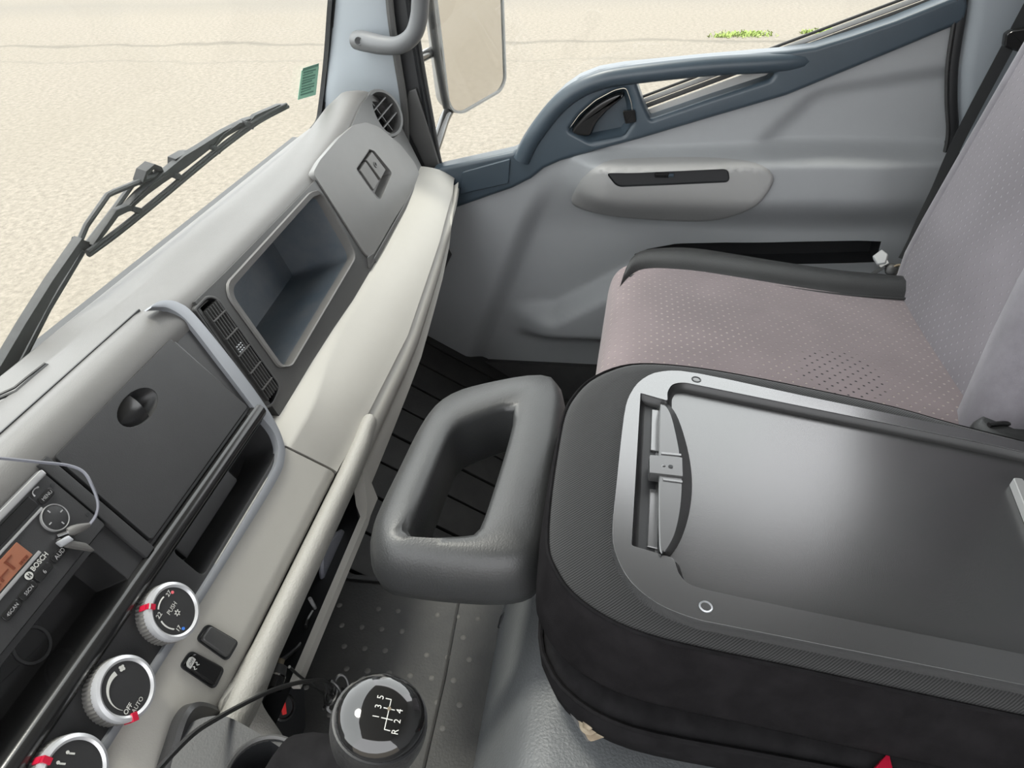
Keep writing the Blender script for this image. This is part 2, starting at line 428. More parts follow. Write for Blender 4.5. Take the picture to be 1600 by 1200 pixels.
# ================================================================== THE SETTING
XU, YU, ZU = Vector((1, 0, 0)), Vector((0, 1, 0)), Vector((0, 0, 1))
def struct(o, label, cat): return tag(o, label, cat, kind='structure')
bm = fromdata([(-60, -60, -1), (90, -60, -1), (90, 90, -1), (-60, 90, -1)], [(0, 1, 2, 3)])
gr = finish('ground', bm, 'asphalt', recalc=False); struct(gr, 'pale sunlit gravelly asphalt outside the cab', 'ground')
# cab shell
def shell(name, pts, n, th, mat, label, cat, holes=()):
    return struct(plate(name, [Vector(p) for p in pts], holes, n, th, mat, bevel=0), label, cat)
shell('ceiling', [(-.55, -1.0, 1.74), (1.78, -1.0, 1.74), (1.78, .42, 1.70), (-.55, .42, 1.70)], (0, 0, -1), .05, 'roof_lining', 'pale roof lining over the cab', 'ceiling')
shell('wall_back', [(-.55, -1.0, -.05), (1.78, -1.0, -.05), (1.78, -1.0, 1.74), (-.55, -1.0, 1.74)], (0, 1, 0), .05, 'shell', 'grey rear wall of the cab behind the seats', 'wall')
# floor: flat footwell floor, raised centre tunnel with rubber mat
FZ = -.05
fl = thing('floor', (1.2, .1, FZ), 'dark rubber covered cab floor with raised centre part', 'floor', kind='structure')
bm = bmesh.new(); add_data(bm, *boxv((1.25, -.3, FZ-.02), XU, YU, ZU, 1.0, 1.4, .04)); finish('footwell_floor', bm, 'mat_rubber', fl)
TX = .775; TZ = .25
prof = [(-.55, TZ), (TX-.03, TZ), (TX-.008, TZ-.006), (TX, TZ-.03), (TX+.01, FZ), (-.55, FZ)]
loft('tunnel', [[Vector((x, y, z)) for x, z in prof] for y in (.85, .6, .4, .2, .0, -.3, -1.0)], 'mat_rubber', fl)
# toe board planks rising forward, divided by grooves
tdir = Vector((0, 1, .6)).normalized(); tn = Vector((0, -.6, 1)).normalized()
for i in range(10):
    xa = .79+i*.098
    c = Vector((xa+.0465, .22, FZ))+tdir*.36
    box('mat_plank', c+tn*(.006+.0008*(i % 2)), XU, tdir, tn, .0915, .74, .012, 'mat_rubber', fl, bevel=.003)
box('toe_board', Vector((1.28, .22, FZ))+tdir*.36-tn*.012, XU, tdir, tn, 1.0, .76, .016, 'rubber', fl)
# tunnel studs in staggered rows
stud = None
for r_ in range(6):
    for c_ in range(9):
        x = .705-r_*.036; y = .185+c_*.032+(r_ % 2)*.016
        if random.random() < .12: continue
        if stud is None:
            stud = lathe('stud', (x, y, TZ), ZU, [(.0046, 0), (.004, .0007), (.0022, .0012), (.0005, .0013)], 'mat_dust', fl, seg=10); s0 = Vector((x, y, TZ))
        else:
            s = stud.copy(); COL.objects.link(s); s.parent = fl; s.location = Vector((x, y, TZ))-s0
# mat edges (a welted seam and a ridge on the tunnel mat)
tube('mat_seam', [(.74, .222, TZ+.001), (.6, .215, TZ+.001), (.45, .214, TZ+.001), (.3, .213, TZ+.001)], .0022, 'mat_rubber', fl, n=6)
bar('mat_edge', (TX-.012, .15, TZ+.001), (TX-.012, .62, TZ+.001), .006, .005, ZU, 'rubber', fl)
# front wall under the windshield
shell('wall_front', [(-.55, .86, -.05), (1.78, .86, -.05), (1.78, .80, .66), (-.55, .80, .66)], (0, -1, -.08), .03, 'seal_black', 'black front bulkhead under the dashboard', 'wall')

# windshield
WP = Plane((0, .725, .72), (0, -1, -.30))
def wsp(x, z, h=0): return Vector((x, .725-.30*(z-.72), z))+WP.n*h
ws = plate('window_1', [wsp(-.5, .66), wsp(1.735, .66), wsp(1.735, .8), wsp(1.70, 1.66), wsp(-.5, 1.66)], [], WP.n, .005, 'glass')
struct(ws, 'clear windshield glass over the dashboard', 'windshield')
# windshield right edge: black band and seal
tr = thing('trim_1', (1.72, .6, .7), 'black rubber seal down the windshield edge', 'trim', kind='structure')
e = [WP.at(x, y, -.001) for x, y in ((533, -140), (526, -60), (519, 0), (513, 80), (508, 130), (503, 170), (499, 190), (488, 205))]
e = crom(e, 4)
loft('edge_band', [[p, p+XU*.02, p+XU*.02-WP.n*.01, p-WP.n*.01] for p in e], 'seal_black', tr)
tube('seal', [p+XU*.016+WP.n*.004 for p in e], .006, 'rubber', tr, n=8)
# A pillar cover
trp = thing('trim_2', (1.70, .56, .7), 'pale blue grey windshield pillar cover', 'trim', kind='structure')
Lp = [(545, -140), (529, -60), (523, 0), (516, 80), (509, 140), (505, 190), (503, 240)]
Rp = [(594, -140), (599, -60), (603, 0), (611, 80), (618, 130), (622, 185), (630, 250)]
secs = []
for (a, b), (c, d) in zip(Lp, Rp):
    p = WP.at(a, b, .004)+XU*.008; q = at(c+7, d, X=1.722)
    row = []
    for k in range(9):
        t = k/8; m = p.lerp(q, t); bul = math.sin(math.pi*t)**.7*.016
        row.append(m+Vector((-.75, -.66, 0))*bul)
    secs.append(row)
secs = [crom([s[k] for s in secs], 4) for k in range(9)]
sheet('pillar_cover', secs, .012, (-.75, -.66, 0), 'pillar_grey', trp, angle=60)
# door frame seals between the pillar and the window
trd = thing('trim_3', (1.73, .5, .62), 'black door opening seals beside the windshield pillar', 'trim', kind='structure')
s1 = crom([at(x, y, X=1.722) for x, y in ((601, -140), (606, -40), (610, 20), (620, 90), (631, 160), (634, 220), (630, 260))], 4)
tube('brown_seal', s1, .009, 'dash_dark', trd, n=8)
s2 = crom([at(x, y, X=1.745) for x, y in ((612, -140), (618, -60), (622, 0), (632, 80), (642, 140), (648, 200), (655, 250), (664, 300))], 4)
loft('gap_panel', [[p+Vector((0, .07, 0)), p+Vector((0, -.035, 0)), p+Vector((.02, -.035, 0)), p+Vector((.02, .07, 0))] for p in s2], 'seal_black', trd)

# ---------------------------------------------------------------- passenger door
door = thing('door_1', (1.74, -.05, FZ), 'grey plastic passenger door trim with dark blue grey upper frame', 'door', kind='structure')
DX = 1.70
topT = [(-.70, .944), (-.612, .914+.006), (-.333, .792), (-.033, .70), (.10, .655), (.183, .632), (.259, .59), (.395, .528), (.62, .44)]
pbT = [(-.70, .412), (-.55, .40), (-.33, .387), (-.10, .382), (.62, .38)]
ptT = [(-.70, .455), (-.56, .458), (-.40, .45), (-.25, .439), (-.14, .426), (-.07, .405), (-.03, .384), (.0, .3825), (.62, .39)]
armT = [(-.70, .665), (-.45, .668), (-.25, .662), (-.05, .652), (.62, .64)]
def bulge(y, z):
    """how far the door trim stands proud of its base plane, towards the seats"""
    # long armrest swelling
    za = lerp_tab(armT, y); zb = lerp_tab([(-.70, .50), (-.3, .488), (.0, .487), (.13, .52)], y)
    endf = sstep(.15, .03, y)
    t = (z-zb)/(za-zb)
    prof = 0
    if -.15 < t < 1.25:
        prof = sstep(-.12, .55, t)*sstep(1.12, .93, t)
    a = .074*prof*endf*(1-.35*sstep(-.52, -.69, y))
    # hollow field rear of the curved crease above the armrest
    cx = -.30-.10*sstep(.66, .82, z)-.25*max(0, z-.78)
    zt = .80+.15*max(0, -.42-y)
    b = -.020*sstep(cx+.025, cx-.035, y)*sstep(.655, .69, z)*sstep(zt+.012, zt-.03, z)
    # rear part of the lower trim stands proud behind a soft valley
    fy = .19+.40*(.58-z)
    c = -.042*sstep(fy+.024, fy-.040, y)*sstep(.62, .44, z)*sstep(-.40, .05, y)
    # shelf that kicks out at the base, its edge rising to the rear
    zl = min(.36, .225+.62*max(0, .16-y))
    k = .06*sstep(zl+.022, zl-.03, z)*sstep(.12, .17, z)*sstep(.30, .16, y)
    return a+b+c+k
ys = [-.69, -.66, -.63, -.605, -.59]+[-.59+.0175*i for i in range(1, 28)]
ys = sorted(set([round(v, 4) for v in ys]+[round(-.1+.01*i, 4) for i in range(0, 72)]))
def rowz(y):
    t, pb, pt = lerp_tab(topT, y), lerp_tab(pbT, y), lerp_tab(ptT, y)
    return [FZ+(pb-FZ)*i/40 for i in range(40)]+[pb+(pt-pb)*i/3 for i in range(3)]+[pt+(t-pt)*i/60 for i in range(61)]
def shear(y, z): return y+.24*max(0, z-.68)*sstep(-.35, -.66, y)
G = [[Vector((DX-bulge(y, z), shear(y, z), z)) for z in rowz(y)] for y in ys]
nz = len(G[0]); vs = [p for c in G for p in c]; fs = []; hole = []
i0 = min(i for i, y in enumerate(ys) if y >= -.606); i1 = max(i for i, y in enumerate(ys) if y <= -.035)
for i in range(len(ys)-1):
    for k in range(nz-1):
        f = (i*nz+k, (i+1)*nz+k, (i+1)*nz+k+1, i*nz+k+1)
        (hole if (i0 <= i < i1 and 40 <= k < 43) else fs).append(f)
finish('door_panel', fromdata(vs, fs), 'door_grey', door, angle=70)
redge = [G[0][k] for k in range(0, nz, 3)]
loft('rear_edge', [[p+Vector((.006, .004, 0)), p+Vector((.02, -.05, 0)), p+Vector((.05, -.05, 0)), p+Vector((.05, .004, 0))] for p in redge], 'seal_black', door)  # dark strip added behind the panel's rear edge to close a light leak
# map pocket let into the panel: dark liner behind the opening
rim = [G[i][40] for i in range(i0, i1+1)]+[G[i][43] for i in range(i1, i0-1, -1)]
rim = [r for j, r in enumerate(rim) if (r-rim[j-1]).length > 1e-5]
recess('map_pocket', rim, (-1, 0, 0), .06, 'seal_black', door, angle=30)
# front armrest shell with the long switch recess
AR = Plane((DX-.062, 0, .58), (-1, 0, 0))
aout = crom([Vector((0, y, z)) for y, z in ((.118, .527), (.108, .575), (.085, .618), (.045, .650), (-.05, .657), (-.2, .662), (-.285, .658), (-.318, .640), (-.322, .615), (-.30, .57), (-.262, .53), (-.215, .503), (-.15, .493), (-.04, .492), (.06, .502))], 4, True)
secs = []
for ins, h in ((-.001, -.006), (0, .004), (.006, .007)):
    secs.append([Vector((DX-bulge(p.y, p.z)-h, p.y, p.z)) for p in offset(aout, Vector((-1, 0, 0)), ins)])
slot = rpoly([Vector((0, y, z)) for y, z in ((.038, .638), (-.02, .6385), (-.225, .651), (-.232, .622), (-.1, .613), (.012, .606))], [.012, .02, .012, .012, .03, .014], 5)
# fill the shell face with a dense grid clipped between outline rings
cen = Vector((0, -.1, .575)); rings = []
aN = resample(aout, 72)
for t in (.88, .72, .55):
    pass
bm = bmesh.new()
def arm_pt(p, h): return Vector((DX-bulge(p.y, p.z)-h, p.y, p.z))
o2 = offset(aout, Vector((-1, 0, 0)), .006)
loopA = [bm.verts.new(Vector((0, p.y, p.z))) for p in o2]; loopB = [bm.verts.new(Vector((0, p.y, p.z))) for p in slot]
for lp in (loopA, loopB):
    for i in range(len(lp)): bm.edges.new((lp[i-1], lp[i]))
bmesh.ops.triangle_fill(bm, use_beauty=True, edges=bm.edges[:], normal=(-1, 0, 0))
for _ in range(3):
    bmesh.ops.subdivide_edges(bm, edges=[e for e in bm.edges if e.calc_length() > .014], cuts=1, use_grid_fill=False)
    bmesh.ops.triangulate(bm, faces=bm.faces[:]); bmesh.ops.beautify_fill(bm, faces=bm.faces[:], edges=bm.edges[:])
for v in bm.verts: v.co = arm_pt(v.co, .007)
vs, fs = loft_data(secs, True, False); add_data(bm, vs, fs)
arm = finish('armrest', bm, 'armrest_grey', door, angle=60)
swrim = [arm_pt(p, .008) for p in slot]
recess('switch_recess', swrim, (-1, 0, .0), .0058, 'seal_black', door, draft=.002)
pA = arm_pt(Vector((0, -.085, .634)), .0045); box('window_switch', pA, YU, Vector((-.25, 0, 1)), (-1, 0, -.25), .032, .012, .005, 'gloss_black', door, bevel=.003)
pA = arm_pt(Vector((0, -.105, .634)), .0045); box('switch_mark', pA, YU, Vector((-.25, 0, 1)), (-1, 0, -.25), .012, .008, .007, 'door_dark', door, bevel=.002)
# dark upper frame with pull handle loop, triangular opening and release recess
TXF = 1.685
TP = Plane((TXF, 0, .7), (-1, 0, 0))
outer = [(672, 268), (690, 262), (745, 250), (800, 238), (812, 232), (822, 214), (840, 187), (862, 158), (882, 138), (905, 122), (935, 110), (975, 103), (1100, 91), (1230, 80), (1275, 73), (1330, 56), (1400, 32), (1515, -14), (1515, 10), (1510, 34),
         (1400, 80), (1230, 150), (1100, 188), (1000, 218), (930, 237), (875, 253), (850, 264), (830, 280), (800, 295), (760, 309), (715, 325), (680, 338)]
tri = rpoly(TP.pts([(994, 127), (1080, 114), (1168, 107), (1212, 113), (1205, 124), (1110, 155), (1017, 187), (1006, 162)]), [.006, .0, .01, .01, .008, 0, .006, .0], 4)
rec = rpoly(TP.pts([(888, 204), (905, 180), (930, 158), (960, 142), (978, 138), (986, 160), (990, 190), (975, 212), (950, 217), (922, 222)]), .008, 4)
frame = plate('upper_frame', TP.pts(outer), [tri, rec], TP.n, .055, 'door_dark', door, bevel=.010, seg=4, bevang=50, angle=50)
recess('release_recess', rec, TP.n, .03, 'door_dark', door, draft=.012, lip=-.004, angle=60)
lev = crom(TP.pts([(893, 206), (912, 180), (938, 159), (966, 146), (975, 150), (950, 172), (932, 192), (920, 212)], -.010), 4, True)
stack('release_lever', lev, TP.n, [(0, -.012), (0, .0), (.003, .005), (.008, .006)], 'gloss_black', door)
blank = rpoly(TP.pts([(973, 173), (992, 171), (994, 190), (977, 193)]), .003, 3)
stack('blank_button', blank, TP.n, [(0, -.004), (0, .003), (.001, .004), (.003, .004), (.0035, .002)], 'gloss_black', door)
panel = rpoly(TP.pts([(722, 268), (798, 247), (795, 286), (719, 303)]), .006, 4)
stack('speaker_cover', panel, TP.n, [(0, -.004), (0, .003), (.002, .005)], 'door_dark', door)
# roll of the pull loop: an outer tube that rounds the loop's top edge
loop = crom([TP.at(x, y, -.004-.036*sstep(1180, 1340, x)) for x, y in ((815, 250), (828, 222), (850, 190), (872, 164), (898, 143), (930, 128), (975, 118), (1100, 104), (1230, 96), (1285, 88), (1340, 72), (1400, 50))], 5)
tube('pull_handle', loop, [.020-.012*sstep(.78, 1, i/(len(loop)-1)) for i in range(len(loop))], 'door_dark', door, n=14)
# belt line strips and glass
b0, b1 = at(1000, 186, X=1.735), at(1520, -4, X=1.735)
bd = (b1-b0).normalized()
for nm, off, wd, mt in (('belt_strip', .004, .020, 'strip_grey'), ('belt_seal', .0205, .010, 'rubber'), ('belt_strip', .031, .010, 'strip_grey'), ('belt_seal', .040, .006, 'rubber')):
    up = Vector((0, -bd.z, bd.y))*-1
    up = up if up.z > 0 else -up
    bar(nm, b0+up*off+XU*off*.5, b1+up*off+XU*off*.5, wd, .012, (-1, 0, .3), mt, door, bevel=.003)
b2, b3 = at(684, 262, X=1.74), at(812, 234, X=1.74)
bar('sill_seal', b2+ZU*.004, b3+ZU*.004, .010, .02, (-1, 0, .2), 'rubber', door, bevel=.003)
gz = [at(690, 262, X=1.765), at(664, 140, X=1.765), at(648, 40, X=1.765), at(636, -60, X=1.765)]
gl = plate('window_glass', [gz[0]-ZU*.05, gz[1], gz[2], gz[3], Vector((1.765, .40, 1.5)), Vector((1.765, -.60, 1.6)), Vector((1.765, -.66, .80)), Vector((1.765, -.1, .60))], [], (-1, 0, 0), .004, 'glass', door)
fr = crom([at(x, y, X=1.75) for x, y in ((618, -140), (633, -50), (640, 0), (650, 70), (660, 130), (671, 190), (680, 240), (686, 258), (700, 262))], 4)
loft('window_frame', [[p+Vector((0, .014, 0)), p+Vector((-.012, 0, 0)), p+Vector((0, -.012, 0)), p+Vector((.02, 0, 0))] for p in fr], 'seal_black', door)
tube('glass_channel', [p+Vector((-.004, -.010, 0)) for p in fr], .004, 'rubber', door, n=8)
cor = plate('corner_trim', [at(x, y, X=1.735) for x, y in ((638, 142), (650, 138), (668, 195), (688, 262), (664, 262), (630, 190))], [], (-1, 0, 0), .02, 'dash_dark', door, bevel=.004)
# rear door edge seal and B pillar
trb = thing('trim_4', (1.74, -.7, .4), 'pale grey rear pillar cover with black seal beside the door', 'trim', kind='structure')
e = crom([at(x, y, X=1.692) for x, y in ((1512, -120), (1508, -40), (1502, 20), (1494, 70), (1489, 110), (1488, 160), (1490, 205), (1484, 240), (1465, 300), (1440, 360), (1420, 410))], 4)
tube('edge_seal', e, .010, 'seal_black', trb, n=8, flat=.7)
tube('edge_welt', [p+Vector((-.003, .012, 0)) for p in e], .004, 'rubber', trb, n=6)
e2 = [p+Vector((.0, -.012, 0)) for p in e]
secs = [[p+Vector((a, -b, 0)) for a, b in ((.02, 0), (.0, .006), (-.006, .03), (-.004, .10), (.004, .20), (.0, .30))] for p in e2]
sheet('pillar_cover', secs, .01, (-1, 0, 0), 'pillar_grey', trb, angle=60)
# sill below the door
shell('baseboard_right', [(1.70, .7, FZ), (1.70, -.95, FZ), (1.72, -.95, .05), (1.72, .7, .05)], (-1, 0, .2), .03, 'rubber', 'black door sill at the foot of the passenger door', 'sill')

# ================================================================== DASHBOARD
dash = thing('dashboard', (.95, .45, .38), 'grey and beige plastic dashboard with centre stack and open bin', 'dashboard')
FC = Plane((0, .43, .585), (0, -1, .6))      # centre stack face
F2 = Plane((0, .5335, .75), (0, -1, .41))    # passenger side face
def fc(x, z, h=0): return Vector((x, .079+.6*z, z))+FC.n*h
def f2(x, z, h=0): return Vector((x, .226+.41*z, z))+F2.n*h
ztopT = [(.1, .772), (.7, .770), (.80, .766), (1.2, .770), (1.36, .785), (1.45, .795), (1.52, .808), (1.58, .818), (1.63, .812), (1.665, .79), (1.69, .755), (1.70, .72)]
def top_row(x):
    zt = lerp_tab(ztopT, x); yc = .226+.41*zt; d = sstep(1.60, 1.70, x)
    yf = .738-.02*d
    return [Vector((x, y, z)) for y, z in ((yf, .690), (yf-.004, .716), (yf-.03, .732), (yf-.075, .75-.01*(x < .9)), (yc+.085, (zt+.756)/2), (yc+.045, zt-.001), (yc+.02, zt+.001), (yc+.006, zt-.002), (yc-.002, zt-.010), (yc-.006, zt-.022), (yc+.03, zt-.05))]
xs = [.05, .2, .4, .6, .72, .80, .9, 1.0, 1.1, 1.2, 1.3, 1.38, 1.45, 1.5, 1.54, 1.58, 1.61, 1.64, 1.66, 1.675, 1.69]
loft('top_pad', [top_row(x)+[Vector((x, .66, .66))] for x in xs], 'dash_grey', dash, angle=65)
# passenger face with bin opening
ftop = [f2(x, lerp_tab(ztopT, x)-.010, .003) for x in (.765, .85, .95, 1.1, 1.2, 1.3, 1.38, 1.45, 1.5, 1.55, 1.6, 1.63, 1.66, 1.68, 1.69)]
fbot = [f2(x, z, .003) for x, z in ((1.69, .62), (1.6, .600), (1.45, .588), (1.2, .58), (1.0, .577), (.765, .577))]
binh = rpoly(F2.pts([(357, 455), (488, 308), (501, 303), (555, 399), (453, 571), (440, 572)], .003), [.022, .01, .012, .022, .01, .012], 6)
lath = rpoly(F2.pts([(557, 264), (577, 235), (584, 238), (612, 270), (595, 310), (590, 308)], .003), .004, 3)
venth = circle(F2.at(599, 178, .003), XU, F2.v, .043, 32)
vo3 = rpoly(F2.pts([(305, 481), (325, 462), (340, 465), (439, 604), (427, 632), (413, 638)], .003), [.006, .01, .01, .012, .008, .008], 4)
plate('face_panel', ftop+fbot, [binh, lath, venth, vo3], F2.n, .02, 'dash_dark', dash, bevel=.0025, seg=2, bevang=50, angle=50)
recess('storage_bin', binh, F2.n, .13, 'bin_liner', dash, draft=.012, lip=-.002, angle=55)
# pale chamfer frame round the bin
bcen = sum(binh, Vector())/len(binh)
def rimw(base, k):
    out = []
    for p, q in zip(binh, offset(binh, F2.n, -1.0)):
        d = (q-p).normalized(); f = max(0, (-d.x*.75+d.dot(F2.v)*.75)); out.append(p+d*base*(.18+.9*min(1, f)))
    return out
bo = rimw(.012, 1)
secs = [[p+F2.n*.0005 for p in bo], [p+F2.n*.0035 for p in rimw(.010, 1)], [p+F2.n*.002 for p in binh], [p-F2.n*.012 for p in offset(binh, F2.n, .002)]]
vs, fs = loft_data(secs, True, False); finish('bin_rim', fromdata(vs, fs), 'dash_grey', dash, angle=35)
# glovebox door
go = rpoly(F2.pts([(489, 270), (500, 250), (530, 215), (553, 195), (572, 191), (592, 198), (626, 226), (648, 254), (656, 272), (650, 290), (615, 345), (580, 405), (570, 396)], .006), [.01, .012, .01, .01, .01, .01, .01, .01, .012, .01, .01, .012, .012], 4)
lat = rpoly(F2.pts([(556, 264), (577, 233), (585, 236), (613, 270), (595, 312), (589, 310)], .006), [.006, .006, .004, .01, .008, .004], 4)
gd = plate('glovebox_door', go, [lat], F2.n, .012, 'glove_grey', dash, bevel=.003, seg=3, bevang=50, angle=50)
recess('latch_recess', lat, F2.n, .022, 'glove_grey', gd, draft=.004, lip=-.002)
ll = rpoly(F2.pts([(561, 266), (570, 252), (592, 284), (583, 298)], .004), .003, 3)
stack('latch', ll, F2.n, [(0, -.014), (0, .0), (.0015, .002)], 'dash_grey', gd)
lk = rpoly(F2.pts([(571, 250), (580, 237), (602, 266), (594, 281)], .004), .003, 3)
stack('lock_plate', lk, F2.n, [(0, -.014), (0, .0), (.0015, .002)], 'dash_grey', gd)
ringsolid('lock', F2.at(586, 257, .006), F2.n, [(.004, 0), (.0065, 0), (.0065, .0015), (.004, .0015)], 'dash_dark', gd, seg=16)
box('keyhole', F2.at(586, 257, .006), (1, 0, 0), F2.v, F2.n, .0016, .005, .002, 'seal_black', gd, bevel=0)
hc = rpoly(F2.pts([(573, 402), (581, 396), (584, 410), (576, 420)], .004), .002, 3)
stack('hinge_cover', hc, F2.n, [(0, -.008), (0, .002), (.001, .003)], 'dash_dark', gd)
bar('lower_trim', F2.at(584, 408, .004), F2.at(655, 282, .004), .010, .006, F2.n, 'dash_dark', gd, bevel=.002)
# round end vent
rc = F2.at(599, 178, .004); rn = (F2.n+Vector((-.42, 0, .08))).normalized(); ru, rv = perp(rn)
rvn = ringsolid('round_vent', rc, rn, [(.050, -.012), (.054, 0), (.052, .006), (.046, .006), (.043, .0), (.043, -.03), (.05, -.03)], 'dash_dark', dash, seg=40)
recess('vent_well', circle(rc, ru, rv, .0435, 32), rn, .045, 'seal_black', rvn)
for k in (-1, 0, 1):
    hl = math.sqrt(.042**2-(k*.02)**2)
    d1 = (ru*math.cos(.15)+rv*math.sin(.15)); d2 = rn.cross(d1)
    box('vent_blade', rc+d2*k*.020-rn*.004, d1, d2, rn, hl*2, .0035, .010, 'dash_dark', rvn, bevel=.0008)
d1 = (rv*math.cos(.15)-ru*math.sin(.15))
box('vent_bar', rc-rn*.010, d1, rn.cross(d1), rn, .084, .003, .006, 'dash_dark', rvn, bevel=.0008)
# upright centre vent
vo = rpoly(F2.pts([(303, 482), (324, 460), (341, 464), (441, 604), (428, 634), (412, 640)], .0045), [.006, .01, .01, .012, .008, .008], 4)
cv = plate('air_vent', vo, [offset(vo, F2.n, .004)], F2.n, .012, 'dash_dark', dash, bevel=.001)
vi = offset(vo, F2.n, .0045)
recess('vent_well', vi, F2.n, .03, 'seal_black', cv)
T, Bm = F2.at(323, 474, .002), F2.at(426, 621, .002)
va = (Bm-T); vdir = va.normalized(); vsd = F2.n.cross(vdir)
for k in (-2.5, -1.5, -.5, .5, 1.5, 2.5):
    o = (T+Bm)/2+vsd*k*.0060
    bar('vent_fin', o-vdir*va.length*.47, o+vdir*va.length*.47, .0018, .010, F2.n, 'dash_dark', cv, bevel=.0004)
for k in range(5):
    o = T+va*(.14+.18*k)+F2.n*.0025
    bar('vent_blade', o-vsd*.0165, o+vsd*.0165, .0022, .008, F2.n, 'dash_dark', cv, bevel=.0006)
o = T+va*.46+F2.n*.002
for k in (-1, 0, 1): bar('thumb_rib', o+vdir*k*.004-vsd*.007, o+vdir*k*.004+vsd*.007, .0022, .005, F2.n, 'silver', cv, bevel=.0006)

# centre stack ------------------------------------------------------
hx = [.05, .2, .35, .5, .62, .70, .735]
def hood_row(x):
    e = sstep(.69, .74, x)
    return [Vector((x, y, z)) for y, z in ((.59, .755), (.581, .7665), (.577, .7725-.004*e), (.560, .776-.004*e), (.543, .772-.004*e), (.532, .762-.003*e), (.526, .752), (.524, .742), (.545, .735), (.59, .735))]
loft('stack_hood', [hood_row(x) for x in hx], 'dash_grey', dash, angle=60)
# slim groove that parts the hood from the dash top, and a defroster slot on the top
bar('hood_gap', (.05, .5765, .7715), (.715, .5765, .7705), .003, .006, (0, .3, 1), 'seal_black', dash, bevel=0)
tube('defroster_slot', [at(x, y, Z=.763) for x, y in ((-60, 645), (0, 622), (25, 612), (48, 592), (74, 570))], .0022, 'seal_black', dash, n=6)
tube('defroster_lip', [at(x, y, Z=.765) for x, y in ((-60, 639), (0, 616), (22, 606), (44, 588), (70, 568))], .0016, 'dash_dark', dash, n=6)
# base panel with cubby and pocket openings
Lp_ = [(262, 481), (282, 492), (302, 513), (352, 578), (401, 642), (425, 671), (434, 692), (434, 710), (421, 746), (322, 909), (180, 1131), (60, 1318), (-60, 1500)]
Rp_ = [(262, 469), (280, 473), (303, 490), (352, 549), (402, 615), (430, 659), (443, 690), (445, 715), (430, 755), (331, 914), (190, 1137), (70, 1324), (-50, 1506)]
edge = [FC.at(x, y, 0) for x, y in Lp_]
basep = [fc(.05, .575, 0), fc(.05, .758, 0), fc(.70, .758, 0)]+[FC.drop(p+XU*.004) for p in edge[2:-1]]
basep = [p for p in basep if p.x >= .05]+[]
cub = rpoly([fc(.478, .6185), fc(.7035, .6185), fc(.700, .588), fc(.668, .5825), fc(.479, .5815)], [.006, .004, .014, .01, .008], 4)
poc = rpoly([fc(.20, .676), fc(.4235, .676), fc(.4235, .637), fc(.20, .637)], .004, 3)
lidh = rpoly([fc(.468, .752), fc(.692, .752), fc(.700, .640), fc(.468, .640)], .004, 3)
fsc = circle(FC.at(216, 636, 0), (FC.at(243, 612)-FC.at(189, 662)).normalized(), FC.n.cross((FC.at(243, 612)-FC.at(189, 662)).normalized()), .0345, 24, .0145)
plate('stack_panel', basep, [cub, poc, fsc], FC.n, .012, 'stack_black', dash, bevel=.0012, bevang=50)
recess('cubby', cub, FC.n, .06, 'stack_black', dash, draft=.003, lip=-.001)
box('cubby_step', fc(.565, .603, -.04), XU, FC.v, FC.n, .13, .02, .03, 'stack_black', dash, bevel=.003)
recess('phone_pocket', poc, FC.n, .045, 'gloss_black', dash, draft=.004, lip=-.001)
ringsolid('pocket_ring', fc(.345, .6565, -.0455), FC.n, [(.0150, 0), (.0175, 0), (.0175, .002), (.0150, .002)], 'stack_black', dash, seg=36)
# chrome edged divider bar
secs = []
for x in (.18, .30, .44, .60, .70, .712):
    c = fc(x, .6295, .004); w_ = .010
    secs.append([c+FC.v*a*w_+FC.n*b for a, b in ((-1.0, -.006), (-1.0, .002), (-.55, .0065), (0, .0075), (.55, .0055), (1.0, -.001), (1.0, -.006))])
loft('divider_bar', secs, 'gloss_black', dash, angle=50)
bar('bar_seam', fc(.20, .6195, .0006), fc(.705, .6195, .0006), .0016, .002, FC.n, 'seal_black', dash, bevel=0)
# storage lid with scooped finger pull
lo = rpoly([fc(.468, .750, .006), fc(.684, .750, .006), fc(.698, .643, .006), fc(.468, .643, .006)], .004, 3)
fcn = FC.at(216, 636, .006); fu = (FC.at(243, 612, .006)-FC.at(189, 662, .006)); fl_ = fu.length/2; fu.normalize(); fv = FC.n.cross(fu)
fo = circle(fcn, fu, fv, fl_, 28, .0165)
ld = plate('storage_lid', lo, [fo], FC.n, .008, 'stack_black', dash, bevel=.0012, bevang=50)
secs = [[fcn+(p-fcn)*s-FC.n*h for p in fo] for s, h in ((1, .001), (.93, .006), (.75, .012), (.45, .016), (.1, .0175))]
vs, fs = loft_data(secs, True, False); fs.append(tuple(range(4*28, 5*28))); finish('finger_scoop', fromdata(vs, fs), 'stack_black', ld, angle=60)
secs = []
for k in range(9):
    q = -.97+k*1.12/8; hw = .0158*math.sqrt(max(0, 1-q*q)); dep = .0015+.004*max(0, -q)**2
    secs.append([fcn+fu*q*fl_+fv*hw*j/3-FC.n*(dep+.0035*(j/3)**2-.0015) for j in range(-3, 4)])
sheet('finger_flap', secs, .003, FC.n, 'gloss_black', ld, angle=50)
plate('lid_frame_groove', rpoly([fc(.4655, .7525, .0012), fc(.690, .7525, .0012), fc(.703, .6405, .0012), fc(.4655, .6405, .0012)], .004, 3), [rpoly([fc(.468, .750, .0012), fc(.684, .750, .0012), fc(.698, .643, .0012), fc(.468, .643, .0012)], .004, 3)], FC.n, .002, 'gloss_black', dash)
bar('stack_post', fc(.4565, .755, .004), fc(.4565, .637, .004), .014, .006, FC.n, 'stack_black', dash, bevel=.0015)
